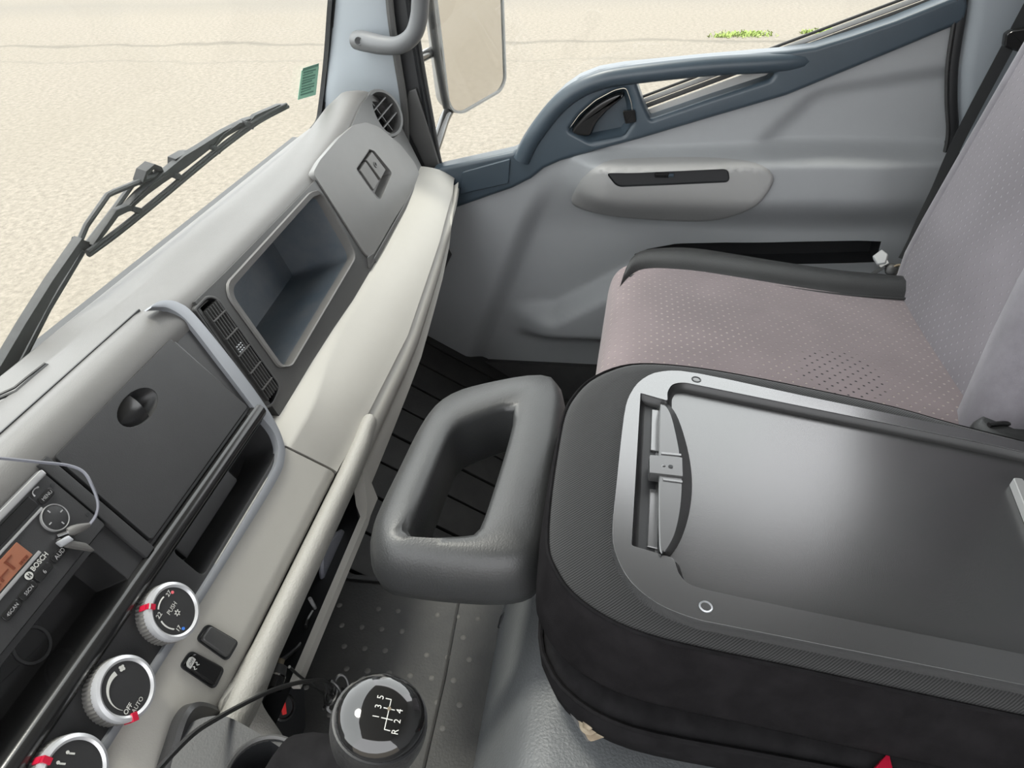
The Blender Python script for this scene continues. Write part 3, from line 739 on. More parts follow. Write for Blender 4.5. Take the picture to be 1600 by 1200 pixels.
# silver ribbon edging the stack
Lr = crom([FC.at(x, y, .006) for x, y in [(236, 481), (248, 480)]+Lp_], 4); Rr = crom([FC.at(x, y, .006) for x, y in [(236, 478), (248, 471)]+Rp_], 4)
secs = [[a-FC.n*.010, a, a.lerp(b, .5)+FC.n*.0008, b, b-FC.n*.014] for a, b in zip(Lr, Rr)]
loft('silver_trim', secs, 'ribbon', dash, angle=50)

# radio -------------------------------------------------------------
ro = rpoly([fc(.20, .752, .010), fc(.4465, .752, .010), fc(.4465, .683, .010), fc(.20, .683, .010)], .004, 3)
rad = stack('radio', ro, FC.n, [(0, -.012), (0, -.002), (.0015, 0)], 'stack_black', dash, angle=30)
RV = (FC.v.y and FC.v)
def rbox(nm, x0, x1, z0, z1, h, th, mt, bev=.0006): return box(nm, (fc(x0, z0, h)+fc(x1, z1, h))/2, XU, FC.v, FC.n, x1-x0, (z1-z0)*1.166, th, mt, rad, bevel=bev)
rbox('top_lip', .20, .445, .746, .7515, .0115, .004, 'stripe_silver', .0015)
rbox('cassette_door', .20, .4175, .734, .744, .0108, .002, 'gloss_black')
rbox('silver_line', .20, .4175, .7295, .7318, .0108, .0016, 'stripe_silver')
rbox('silver_line', .20, .3850, .7085, .7115, .0108, .0016, 'stripe_silver')
rbox('display', .22, .3790, .7125, .7275, .0105, .0016, 'lcd')
for x0, x1, z0, z1 in ((.345, .347, .7155, .725), (.347, .356, .7185, .7195), (.3585, .3605, .7155, .7245), (.358, .367, .7235, .7245), (.335, .343, .7155, .7165)):
    rbox('display_segment', x0, x1, z0, z1, .0115, .0008, 'lcd_dark', 0)
for q in range(4): rbox('display_segment', .3655+.0026*q, .3672+.0026*q, .7140, .7162, .0115, .0008, 'lcd_dark', 0)
dc = fc(.4175, .7185, .0100)
ringsolid('dial', dc, FC.n, [(.0118, 0), (.0130, 0), (.0130, .0028), (.0124, .0034), (.0118, .0028)], 'dim_print', rad, seg=36)
lathe('dial_face', dc, FC.n, [(.0116, 0), (.0116, .0024), (.010, .003), (.001, .003)], 'stack_black', rad)
for k in range(4):
    a = math.pi/4+k*math.pi/2; dd = XU*math.cos(a)+FC.v*math.sin(a)
    dd2 = XU*math.cos(k*math.pi/2)+FC.v*math.sin(k*math.pi/2)
    bar('dial_tick', dc+dd2*.0065+FC.n*.0032, dc+dd2*.0095+FC.n*.0032, .0010, .0006, FC.n, 'grey_print', rad, bevel=0)
def rbtn(x, z, s, size=.0046, w_=.016, mt='grey_print', hgt=.0065, edge=True):
    if edge:
        o = rpoly([fc(x-w_/2, z-hgt/2, .0102), fc(x+w_/2, z-hgt/2, .0102), fc(x+w_/2, z+hgt/2, .0102), fc(x-w_/2, z+hgt/2, .0102)], .0025, 3)
        bq = stack('button', o, FC.n, [(0, 0), (0, .0016), (.0006, .002)], 'gloss_black', rad)
        plate('button_outline', o2_(o), [offset(o2_(o), FC.n, .0004)], FC.n, .001, 'dim_print', rad) if False else None
    text(s, fc(x, z, .0124), XU, FC.v, size, mt, rad)
def o2_(o): return [p+FC.n*.0022 for p in o]
rbtn(.4285, .7345, 'MENU', .0046, .0165); rbtn(.3935, .698, 'AUD', .0058, .017)
rbtn(.3725, .698, '6', .0055, .0185); rbtn(.3520, .698, '5SCN', .0042, .0185); rbtn(.3315, .698, '4SCAN', .0042, .0185)
# telephone symbol, maker's mark and name
ph = crom([fc(.4215, .7405, .0112), fc(.4225, .7435, .0112), fc(.4265, .7445, .0112), fc(.4305, .7435, .0112)], 4)
finish('phone_symbol', fromdata(*tube_data(ph, [.0008]*2+[.0006]*(len(ph)-4)+[.0009]*2, 6)), 'grey_print', rad)
text('BOSCH', fc(.3775, .7055, .0112), XU, FC.v, .0062, 'white_print', rad, bold=.00012)
lgc = fc(.3625, .7045, .0106)
lathe('logo_disc', lgc, FC.n, [(.0036, 0), (.0036, .0006)], 'white_print', rad, seg=20)
for s in (-1, 1): box('logo_bar', lgc+XU*s*.0011+FC.n*.0008, FC.v, XU, FC.n, .0038, .0007, .0006, 'stack_black', rad, bevel=0)
box('logo_bar', lgc+FC.n*.0008, XU, FC.v, FC.n, .0022, .0007, .0006, 'stack_black', rad, bevel=0)
for z in (.7365, .7005): lathe('screw_hole', fc(.4415, z, .0098), FC.n, [(.0020, 0), (.0020, .0006)], 'seal_black', rad, seg=12)

# climate knobs ------------------------------------------------------
KN = [(.4165, .5945, 'temp'), (.3315, .5945, 'fan'), (.2560, .5945, 'mode')]
# pointer angles are measured in the face plane from +X towards up
for kx, kz, kk in KN:
    c = fc(kx, kz, 0); R_ = .0300
    kn = None
    sg = 96; prof = []
    n = FC.n; secs = []
    for r, h in ((R_*1.0, 0), (R_*1.0, .004), (R_*.97, .016)):
        secs.append([c+n*h+(XU*math.cos(2*math.pi*i/sg)+FC.v*math.sin(2*math.pi*i/sg))*(r*(1.0 if i % 2 else .972)) for i in range(sg)])
    kn = loft('climate_knob', secs, 'knurl', dash, angle=15, label={'temp': 'knurled temperature knob with silver ring, nearest the cubby', 'fan': 'knurled fan speed knob with silver ring, middle of three', 'mode': 'knurled air flow knob with silver ring, lowest of three'}[kk])
    ringsolid('silver_ring', c, n, [(R_*.97, .012), (R_*.985, .016), (R_*.96, .0195), (R_*.86, .021), (R_*.785, .0192), (R_*.785, .012)], 'silver_bright', kn, seg=64)
    lathe('dial_face', c, n, [(R_*.79, .010), (R_*.79, .0186), (R_*.78, .0190), (.001, .0190)], 'stack_black', kn, seg=48)
    H = .0193
    def kp(a, r, h=H): return c+n*h+(XU*math.cos(a)+FC.v*math.sin(a))*r
    pa = {'temp': math.radians(118), 'fan': math.radians(232), 'mode': math.radians(100)}[kk]
    d1 = (XU*math.cos(pa)+FC.v*math.sin(pa)); d2 = n.cross(d1)
    box('pointer', c+d1*R_*.875+n*.0195, d1, d2, n, R_*.26, .0055, .004, 'red', kn, bevel=.0004)
    box('pointer', c+d1*R_*.985+n*.012, d1, d2, n, .0018, .0055, .010, 'red', kn, bevel=.0003)
    if kk == 'temp':
        box('pointer_gap', c+d1*R_*.96+n*.0205, d1, d2, n, .0014, .0055, .003, 'white_print', kn, bevel=0)
        for a0, a1 in ((160, 212), (78, 122)):
            pts = [kp(math.radians(a0+(a1-a0)*i/12), R_*.60) for i in range(13)]
            finish('scale_arc', fromdata(*tube_data(pts, .0008, 6)), 'white_print', kn)
        text('22', kp(math.radians(141), R_*.60, H), XU, FC.v, .0065, 'white_print', kn, bold=.0001)
        text('27', kp(math.radians(58), R_*.60, H), XU, FC.v, .0060, 'white_print', kn, bold=.0001)
        text('17', kp(math.radians(228), R_*.60, H), XU, FC.v, .0060, 'white_print', kn, bold=.0001)
        text('PUSH', c+n*H+FC.v*.0040, XU, FC.v, .0062, 'white_print', kn)
        lathe('warm_dot', kp(math.radians(43), R_*.61, H-.0006), n, [(.0016, 0), (.0016, .001)], 'red_print', kn, seg=12)
        lathe('cold_dot', kp(math.radians(244), R_*.66, H-.0006), n, [(.0016, 0), (.0016, .001)], 'blue_print', kn, seg=12)
        sc = c+n*H-FC.v*.0035
        ringsolid('snowflake', sc, n, [(.0014, 0), (.0020, 0), (.0020, .0005), (.0014, .0005)], 'white_print', kn, seg=12)
        for q in range(6):
            dd = XU*math.cos(q*math.pi/3+.5)+FC.v*math.sin(q*math.pi/3+.5)
            bar('snowflake_arm', sc+dd*.0020+n*.0002, sc+dd*.0033+n*.0002, .0010, .0004, n, 'white_print', kn, bevel=0)
    elif kk == 'fan':
        vsx = []
        K = 16
        for i in range(K+1):
            a = math.radians(205+(75-205)*i/K); wv = .0002+.0042*(i/K)**1.3
            vsx.append([kp(a, R_*.64-wv), kp(a, R_*.64), kp(a, R_*.64, H+.0005), kp(a, R_*.64-wv, H+.0005)])
        loft('fan_scale', vsx, 'white_print', kn)
        fcx = kp(math.radians(52), R_*.60)
        for q in range(4):
            dd = XU*math.cos(q*math.pi/2+.3)+FC.v*math.sin(q*math.pi/2+.3)
            lathe('fan_blade', fcx+dd*.0017, n, [(.0014, 0), (.0014, .0006)], 'white_print', kn, seg=10)
        text('OFF', kp(math.radians(220), R_*.60), XU, FC.v, .0060, 'white_print', kn, bold=.0001)
        text('AUTO', kp(math.radians(250), R_*.62), XU, FC.v, .0055, 'white_print', kn)
    else:
        for a in (60, 95, 130):
            p0 = kp(math.radians(a), R_*.55)
            lathe('air_symbol', p0, n, [(.0014, 0), (.0014, .0006)], 'white_print', kn, seg=10)
            bar('air_symbol', p0-FC.v*.0015, p0-FC.v*.006+XU*.002, .0014, .0006, n, 'white_print', kn, bevel=0)

# beige lower dash ---------------------------------------------------
crY = [(.2, .385), (.75, .3835), (.8, .379), (1.1, .372), (1.4, .376), (1.6, .388), (1.68, .400)]
crZ = [(.2, .503), (.75, .5035), (.8, .507), (1.1, .515), (1.31, .548), (1.5, .580), (1.6, .592), (1.66, .598)]
tpZ = [(.2, .576), (.74, .576), (.80, .582), (1.1, .578), (1.3, .584), (1.5, .595), (1.62, .612), (1.68, .62)]
def bei_row(x, y0, z0):
    cy, cz = lerp_tab(crY, x), lerp_tab(crZ, x); e = sstep(1.58, 1.68, x)
    A_ = Vector((x, y0, z0)); C_ = Vector((x, cy, cz))
    n = Vector((0, -(A_.z-C_.z), -(C_.y-A_.y))).normalized()
    if n.z < 0: n = -n
    sh = .04*(1-sstep(.703, .74, x))*0
    r = [A_+Vector((0, .05, .0)), A_]
    for t in (.1, .3, .5, .7, .86, .95): r.append(A_.lerp(C_, t)+n*((.0015+.0045*sstep(.77, .9, x))*math.sin(math.pi*t)))
    r += [C_+Vector((0, -.002, -.002)), C_+Vector((0, .004, -.012)), C_+Vector((0, .03, -.012))]
    return r
xs = [.703, .74, .77, .80, .83, .86, .9, 1.0, 1.1, 1.2, 1.3, 1.4, 1.48, 1.55, 1.6, 1.64, 1.67, 1.685]
rows = []
for x in xs:
    z0 = lerp_tab(tpZ, x); f_ = sstep(.76, 1.0, x); rows.append(bei_row(x+(.04*0 if f_ else 0), (.4245*(1-f_)+(.226+.41*z0-.008)*f_), .5795*(1-f_)+(z0+.004)*f_))
rows[0] = [Vector((p.x+.04*max(0, min(1, (.5795-p.z)/.075)), p.y, p.z)) for p in rows[0]]; rows[1] = [Vector((p.x+.02*max(0, min(1, (.5795-p.z)/.075)), p.y, p.z)) for p in rows[1]]
loft('passenger_panel', rows, 'beige', dash, angle=60)
def cen_row(x):
    A_ = fc(x, .578, .002); r = [A_-FC.n*.012, A_]
    for z in (.565, .55, .535, .52, .512): r.append(fc(x, z, .002))
    r += [Vector((x, .384, .503)), Vector((x, .386, .494)), Vector((x, .41, .49))]
    return r
# seam slopes with the stack's corner
def cen_shift(rows_x): return [[Vector((x+(.04*(.578-p.z)/.08 if i == 1 else 0), p.y, p.z)) for p in cen_row(x)] for i, x in enumerate(rows_x)]
loft('centre_panel', cen_shift([.20, .70]), 'beige', dash, angle=60)
# lower band right of the seam, its lip tapering to the far end
lpZ = [(.70, .398), (.90, .414), (1.13, .440), (1.3, .478), (1.435, .515), (1.52, .565), (1.6, .580), (1.66, .588)]
rows = []
for x in (.80, .85, .95, 1.05, 1.13, 1.25, 1.35, 1.45, 1.52, 1.58, 1.63, 1.665):
    cy, cz, lz = lerp_tab(crY, x), lerp_tab(crZ, x), lerp_tab(lpZ, x); h = cz-.012-lz
    rows.append([Vector((x, y, z)) for y, z in ((cy+.03, cz-.006), (cy+.004, cz-.010), (cy-.006, cz-.014), (cy-.013, cz-.02-h*.12), (cy-.010, cz-.02-h*.35), (cy-.002, lz+h*.45), (cy-.004, lz+h*.25), (cy-.013, lz+.007), (cy-.010, lz), (cy+.0, lz-.006), (cy+.05, lz-.012), (cy+.10, cz-.02))])
loft('lower_panel', rows, 'beige', dash, angle=60)
# soft grab rail over the open shelf
rows = []
for x in (.335, .35, .37, .395, .42, .46, .55, .65, .75, .81, .845, .862):
    s = (1-.22*sstep(.80, .864, x))*(.35+.65*sstep(.33, .38, x)); c = Vector((x, .3715, .4835+.014*sstep(.78, .86, x)))
    wd = 1+.25*sstep(.48, .40, x)
    rows.append([c+Vector((0, math.cos(a)*.0165*s*wd-math.sin(a)*.004, math.sin(a)*.024*s)) for a in [2*math.pi*k/16 for k in range(16)]])
loft('grab_rail', rows, 'beige_leather', dash, angle=60)
# shelf lip, end piece and dark cavity
rows = [[Vector((x, y, z)) for y, z in ((.352, .396), (.362, .394), (.366, .402), (.362, .412), (.353, .410))] for x in (.472, .5, .6, .7, .745)]
for x, za, ya in ((.762, .420, .355), (.775, .438, .359), (.786, .462, .363), (.80, .490, .368)): rows.append([Vector((x, .353, .398)), Vector((x, .364, .396)), Vector((x, ya+.016, .41)), Vector((x, ya+.018, za)), Vector((x, ya, za))])
loft('shelf_lip', rows, 'beige', dash, angle=50)
cav = [Vector((.40, .372, .47)), Vector((.80, .372, .47)), Vector((.80, .360, .405)), Vector((.40, .360, .405))]
recess('shelf_cavity', cav, (0, -1, .15), .14, 'seal_black', dash)
# knee piece at the rail's lower end
Lk = [at(x, y, Y=yy) for x, y, yy in ((392, 1040, .372), (345, 1108, .378), (395, 1150, .362), (455, 1195, .345), (500, 1230, .335))]
Rk = [at(x, y, Y=yy) for x, y, yy in ((418, 1058, .362), (408, 1094, .358), (436, 1140, .350), (467, 1186, .338), (510, 1228, .33))]
Lk, Rk = crom(Lk, 4), crom(Rk, 4)
rows = [[a, a.lerp(b, .35)+Vector((0, -.004, .002)), a.lerp(b, .7)+Vector((0, -.004, .002)), b] for a, b in zip(Lk, Rk)]
sheet('knee_pad', rows, .012, (0, -1, .4), 'beige_leather', dash, angle=60)
# black side panel under the rail end, with a charger socket
side = [at(x, y, Y=.388) for x, y in ((400, 1080), (430, 1050), (474, 1058), (480, 1200), (462, 1196))]
plate('side_panel', side, [], (0, -1, .1), .01, 'seal_black', dash)
sk = at(441, 1105, Y=.376); sn = Vector((-.25, -.75, .6)).normalized(); su, sv = perp(sn)
so = ringsolid('charger_socket', sk, sn, [(.010, 0), (.0165, 0), (.0160, .004), (.0135, .005), (.0125, .002)], 'gloss_black', dash, seg=28)
lathe('socket_face', sk, sn, [(.013, 0), (.013, .002), (.001, .002)], 'seal_black', so)
dr = (at(441, 1095, Y=.376)-at(440, 1116, Y=.376)).normalized(); dr = (dr-sn*dr.dot(sn)).normalized()
box('socket_light', sk+sn*.003, dr, sn.cross(dr), sn, .017, .0055, .003, 'red_led', so, bevel=.0005)
# toggle switches on the beige centre panel
for i, (pp, lab) in enumerate(((((306, 999), (323, 974), (373, 1003), (355, 1034)), 'blank black switch cap'), (((280, 1041), (297, 1016), (351, 1045), (335, 1078)), 'black stability control switch with white symbol'))):
    o = rpoly([FC.at(x, y, .003) for x, y in pp], .006, 4)
    swt = stack('switch', o, FC.n, [(0, -.004), (0, .001), (.0025, .0005), (.003, -.001)], 'seal_black', dash, label=lab)
    cq = sum((FC.at(x, y, .003) for x, y in pp), Vector())/4
    cap = stack('switch_cap', rpoly([cq+(FC.at(x, y, .003)-cq)*.84 for x, y in pp], .004, 4), FC.n, [(0, -.002), (0, .003), (.0008, .0042), (.0018, .0045)], 'dash_dark' if i == 0 else 'gloss_black', swt)
    if i == 1:
        ic = FC.at(300, 1036, .0084); iu = (FC.at(323, 1002, .0084)-FC.at(306, 1028, .0084)).normalized(); iv = FC.n.cross(iu)
        iu, iv = XU, FC.v
        plate('car_symbol', rpoly([ic+iu*a+iv*b for a, b in ((-.0055, -.002), (.0055, -.002), (.0055, .003), (.003, .0055), (-.003, .0055), (-.0055, .003))], .001, 2), [], FC.n, .0006, 'white_print', swt)
        text('OFF', ic+iv*.0012+FC.n*.0002, iu, iv, .0045, 'stack_black', swt)
        for s in (-1, 1):
            finish('skid_mark', fromdata(*tube_data(crom([ic+iu*(s*.0025)-iv*.003, ic+iu*(s*.0025+.0012)-iv*.0045, ic+iu*(s*.0025-.001)-iv*.006, ic+iu*(s*.0025+.001)-iv*.0078], 3), .0005, 5)), 'white_print', swt)
# underside of the dash down to the bulkhead
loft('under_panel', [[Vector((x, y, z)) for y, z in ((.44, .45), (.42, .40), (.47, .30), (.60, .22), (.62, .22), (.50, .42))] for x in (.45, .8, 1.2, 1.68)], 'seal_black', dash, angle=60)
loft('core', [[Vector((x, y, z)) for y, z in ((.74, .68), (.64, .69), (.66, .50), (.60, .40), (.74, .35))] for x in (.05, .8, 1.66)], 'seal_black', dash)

# ---------------------------------------------------------------- cup holder under the stack
ch = dash
CH = Plane((0, 0, .478), (0, -.18, 1))
co = rpoly(CH.pts([(262, 1215), (282, 1140), (310, 1122), (350, 1116), (392, 1138), (468, 1188), (540, 1240), (470, 1330), (330, 1330)]), .012, 4)
cc = CH.at(415, 1212); cr = circle(cc, CH.u, CH.v, .034, 36)
plate('cup_tray', co, [cr], CH.n, .03, 'seal_black', ch, bevel=.003, seg=3, bevang=50)
ringsolid('cup_rim', cc, CH.n, [(.0335, -.004), (.0365, -.001), (.037, .003), (.0345, .005), (.0325, .003)], 'dash_dark', ch)
recess('cup_well', circle(cc, CH.u, CH.v, .0335, 36), CH.n, .05, 'seal_black', ch, draft=.004)
ao = crom([at(x, y, Y=.385) for x, y in ((250, 1215), (268, 1160), (283, 1118), (303, 1098), (330, 1102), (352, 1116))], 5)
stack('arch_shade', ao+[at(380, 1150, Y=.385), at(330, 1215, Y=.385)], (0, -1, .5), [(0, -.01), (0, .003), (.004, .006), (.008, .004)], 'stack_black', ch)  # raised dark plate standing in for the shade of an arched recess

# ---------------------------------------------------------------- gear lever
gl0 = at(592, 1132, Z=.70)
gear = thing('gear_lever', gl0+Vector((-.02, .05, -.16)), 'gear lever with glossy black knob and shift diagram', 'gear lever')
gn = Vector((.02, -.24, .97)).normalized()
kc = gl0
gu, gv = perp(gn)
def ball(prof, c): return [circle(c+gn*h, gu, gv, r, 36) for r, h in prof]
R0 = .0345
prof = [(.013, -.056), (.016, -.048), (.022, -.040), (.028, -.030), (.0325, -.018), (.0345, -.006), (.0346, .003), (.0335, .009)]
loft('knob', ball(prof, kc), 'knob_leather', gear, angle=60)
prof = [(.0318, .0085), (.0322, .0105), (.0305, .0165), (.0262, .0215), (.020, .0248), (.012, .0268), (.004, .0275), (.0005, .0276)]
loft('knob_cap', ball(prof, kc), 'piano_black', gear, angle=60)
ringsolid('cap_seam', kc, gn, [(.0322, .008), (.0336, .0085), (.0336, .0098), (.0322, .0102)], 'seal_black', gear)
# shift diagram laid on the cap, along its surface
tu = (Plane(kc, gn).at(610, 1080)-Plane(kc, gn).at(596, 1140)).normalized(); tv = gn.cross(tu)
Pk = Plane(kc+gn*.0262, gn)
pc = Pk.at(606, 1117); 
def gp(a, b):
    q = pc+tu*a+tv*b; q = q-gn*(q-kc).dot(gn); r2 = (q-kc).length_squared
    return q+gn*(.0281-6.4*r2)
gm = 'white_print'
def gl_line(a, b): finish('shift_line', fromdata(*tube_data([gp(*a), gp((a[0]+b[0])/2, (a[1]+b[1])/2), gp(*b)], .00035, 5)), gm, gear)
cols = (-.0105, -.0035, .0035, .0105)
gl_line((-.0105, 0), (.0105, 0)); gl_line((-.0105, 0), (-.0105, -.004)); gl_line((-.0035, -.004), (-.0035, .004)); gl_line((.0035, -.004), (.0035, .004)); gl_line((.0105, 0), (.0105, .004))
for s, a, b in (('R', -.0105, -.0075), ('1', -.0035, .0075), ('2', -.0035, -.0075), ('3', .0035, .0075), ('4', .0035, -.0075), ('5', .0105, .0075)):
    text(s, gp(a, b), tu, tv, .0066, gm, gear)
lathe('centre_dot', gp(.0035, 0)-gn*.0004, gn, [(.0013, 0), (.0013, .0012)], 'zinc', gear, seg=12)
bt = at(478, 1200, Z=.60); b0 = kc-gn*.045
bt2 = bt+Vector((-.02, .012, -.03))
pth = crom([b0, b0.lerp(bt, .45)+Vector((0, 0, -.008)), bt, bt2], 5)
tube('boot', pth, [.013+.022*(i/(len(pth)-1))**1.2+(.0018 if i % 3 == 1 else 0) for i in range(len(pth))], 'velvet_dark', gear, n=24)
lathe('collar', kc-gn*.05, gn, [(.0135, -.006), (.0155, -.003), (.0155, .002), (.0135, .005)], 'gloss_black', gear)

# ---------------------------------------------------------------- cables
aux = thing('audio_cable', fc(.44, .69, .02), 'thin grey audio cable plugged into the radio', 'cable')
cp = [(-60, 712), (0, 716), (60, 722), (105, 727), (130, 737), (143, 757), (153, 785), (150, 805), (140, 820)]
hh = [.02, .022, .026, .03, .034, .036, .034, .028, .022]
tube('wire', crom([FC.at(x, y, h) for (x, y), h in zip(cp, hh)], 6), .0015, 'cable_grey', aux, n=8)
p1, p2 = FC.at(140, 820, .022), FC.at(106, 832, .016)
tube('plug', [p1, p1.lerp(p2, .25), p1.lerp(p2, .5), p1.lerp(p2, .8), p2], [.0022, .0034, .0046, .0050, .0042], 'plug_grey', aux, n=12)
tube('jack', [p2, p2+(p2-p1).normalized()*.009], .0018, 'chrome', aux, n=8)
box('adapter', FC.at(118, 852, .016), (FC.at(150, 860, .016)-FC.at(90, 850, .016)), FC.v, FC.n, .026, .012, .008, 'plug_grey', aux, bevel=.002)
box('adapter_tip', FC.at(101, 846, .018), (FC.at(110, 838, .016)-FC.at(90, 850, .016)), FC.v, FC.n, .012, .007, .006, 'silver', aux, bevel=.0015)
chg = thing('charger_cable', at(500, 1075, Y=.34), 'black charging cable knotted beside the gear lever', 'cable')
cpts = [at(x, y, Y=yy) for x, y, yy in ((225, 1230, .33), (250, 1199, .335), (300, 1148, .34), (340, 1122, .345), (390, 1095, .345), (430, 1077, .34), (470, 1066, .335), (505, 1064, .33), (518, 1074, .325))]
tube('wire', crom(cpts, 6), .0026, 'cable_black', chg, n=8)
kcn = at(520, 1080, Y=.325)
for k in range(4):
    a = k*1.3; u1 = Vector((math.cos(a), .3*math.sin(k*2), math.sin(a))).normalized(); u2 = Vector((.3*math.cos(a), 1, -.4+.3*k)).normalized()
    pts = [kcn+Vector((.004*k-.006, -.003*k, .006*math.sin(k*2.1)))+u1*math.cos(t*math.pi/6)*(.012+.003*(k % 2))+u2*math.sin(t*math.pi/6)*.009 for t in range(12)]
    tube('knot_loop', crom(pts, 3, True), .0021, 'cable_black', chg, n=7)
tube('tail', crom([at(x, y, Y=.345) for x, y in ((452, 1042), (470, 1058), (495, 1075), (512, 1092), (505, 1108))], 5), .0018, 'cable_black', chg, n=7)
tube('tail', crom([at(x, y, Y=.33) for x, y in ((518, 1078), (528, 1098), (519, 1112), (512, 1106), (520, 1090))], 5), .0018, 'wire_grey', chg, n=7)
plug = thing('charger_plug', at(430, 1058, Y=.385), 'black charger plug with metal ring in the open shelf', 'plug')
pa, pb = at(424, 1076, Y=.372), at(437, 1036, Y=.372); pd = (pb-pa).normalized()
tube('body', [pa, pa.lerp(pb, .45)], .012, 'gloss_black', plug, n=20)
tube('metal_ring', [pa.lerp(pb, .45), pa.lerp(pb, .52)], .0122, 'chrome', plug, n=20)
tube('sleeve', [pa.lerp(pb, .52), pa.lerp(pb, .9)], [.0115, .010], 'dark_metal', plug, n=20)
tube('tip', [pa.lerp(pb, .9), pa.lerp(pb, 1.15)], .005, 'zinc', plug, n=14)
wr = [(((484, 935), (494, 955), (496, 980), (488, 1005)), 'wire_grey', 'grey wire curling in the open shelf below the rail'),
      (((460, 1030), (470, 1010), (482, 992), (478, 975), (488, 955)), 'cable_black', 'black wire running along the open shelf'),
      (((432, 1038), (445, 1028), (460, 1016), (470, 1005)), 'cable_black', 'short black wire beside the charger plug')]
for pp, mt, lab in wr:
    tag(tube('loose_wire', crom([at(x, y, Y=.374) for x, y in pp], 5), .0026, mt, n=7), lab, 'wire', 'wires in the open shelf')
for pp, mt, lab, cat in (([(502, 860), (530, 828), (537, 850), (515, 900), (500, 905)], 'cable_grey', 'grey cloth pouch lying deep in the open shelf', 'pouch'), ([(468, 1000), (492, 955), (498, 962), (478, 1010)], 'wire_grey', 'folded grey paper in the open shelf', 'paper'), ([(450, 1035), (462, 1005), (468, 1010), (458, 1040)], 'paper', 'pale paper slip standing beside the charger plug', 'paper')):
    o = crom([at(x, y, Y=.386) for x, y in pp], 3, True)
    tag(stack('shelf_item', o, (0, -1, .2), [(0, 0), (-.001, .003), (.002, .006)], mt), lab, cat)
bpy.data.objects['shelf_item'].name = 'cloth_pouch'; bpy.data.objects['shelf_item.001'].name = 'folded_paper'; bpy.data.objects['shelf_item.002'].name = 'paper_slip'

# ================================================================== SEATS
# engine cover under the seats
ec = []
for x in (.10, .3, .5, .7, .80, .85, .885):
    d = sstep(.78, .90, x)
    ec.append([Vector((x, y-.05*d, z)) for y, z in ((.150, .20), (.150, .252), (.140, .275), (.115, .33), (.088, .375), (.072, .388), (.04, .392), (-.3, .362), (-.9, .362), (-.9, .20))])
eng = loft('engine_cover', ec, 'leather_tunnel', None, angle=60)
tag(eng, 'dark grey leather grained engine cover under the middle seat', 'engine cover')
tag(tube('dark_notch', [at(798, 957, Z=.262), at(789, 968, Z=.258), at(781, 982, Z=.254)], [.008, .009, .004], 'seal_black', n=10), 'black lump put in for the dark hollow at the corner of the engine cover', 'notch')  # added black lump in place of a shaded hollow in the cover

# middle seat, backrest folded forward
mid = thing('middle_seat', (.65, -.30, .43), 'middle seat with its backrest folded down as a black tray', 'seat')
LP = Plane((0, 0, .63), (0, -.12, 1))
def lp(x, y, h=0): return Vector((x, y, .63+.12*y))+LP.n*h
oxy = [(.40, -.80), (.408, -.55), (.414, -.37), (.423, -.18), (.426, -.10), (.431, -.045), (.443, -.006), (.464, .026), (.490, .045), (.522, .056), (.60, .060), (.70, .059), (.745, .056), (.780, .048), (.822, .030), (.860, -.002), (.882, -.04), (.892, -.10), (.892, -.172), (.882, -.28), (.868, -.385), (.848, -.463), (.822, -.60), (.80, -.80)]
FO = rpoly([lp(x, y) for x, y in oxy], .0, 1)
FO = crom([lp(x, y) for x, y in oxy[1:-1]], 3); FO = [lp(*oxy[0])]+FO+[lp(*oxy[-1])]
stack('backrest_side', FO, LP.n, [(.03, -.125), (.008, -.118), (-.002, -.10), (-.004, -.06), (-.002, -.02), (.001, -.008), (.004, -.006)], 'velvet_side', mid, angle=50, wn=False)
stack('backrest_cover', FO, LP.n, [(.001, -.010), (.002, -.006), (.007, -.001), (.015, .0025), (.03, .004)], 'twill', mid, angle=50, wn=False)
tube('seam', [p+LP.n*-.006 for p in FO], .0022, 'velvet_dark', mid, n=6)
cu2 = [lp(x+(.0 if x > .6 else -.008), y-.01, -.13) for x, y in oxy]
cu2 = crom([Vector((p.x, p.y, .485+.05*p.y)) for p in cu2], 2)
stack('seat_cushion', cu2, ZU, [(.05, -.075), (.02, -.07), (.002, -.05), (-.004, -.025), (.0, -.005), (.012, .006), (.03, .01)], 'velvet_dark', mid, angle=50, wn=False)
cov = [p+ZU*-.002 for p in cu2]
tube('cushion_piping', [p for p in offset(cov, ZU, -.003)], .003, 'velvet_dark', mid, n=6)
# tray lid on the back of the seat
LH = .016
lo_ = [(963, 760), (975, 650), (985, 615), (1004, 592), (1035, 580), (1090, 583), (1250, 617), (1400, 648), (1600, 690), (1720, 716), (1752, 760), (1760, 1060), (1735, 1097), (1600, 1070), (1400, 1030), (1250, 1000), (1130, 976), (1085, 966), (1030, 944), (987, 910), (964, 870), (957, 830)]
LO = LP.pts(lo_, LH)
LO = crom(LO, 3, True)
hol = [(1001, 614), (1043, 626), (1043, 612), (1050, 600), (1068, 597), (1250, 634), (1400, 664), (1560, 697), (1650, 718), (1690, 760), (1700, 1020), (1680, 1040), (1600, 1022), (1400, 983), (1250, 953), (1100, 921), (1075, 912), (1061, 898), (1053, 872), (987, 852)]
HO = rpoly(LP.pts(hol, LH), [.002, .003, .006, .01, .01, .02, .02, .02, .02, .02, .02, .02, .02, .02, .02, .02, .01, .012, .004, .002], 4)
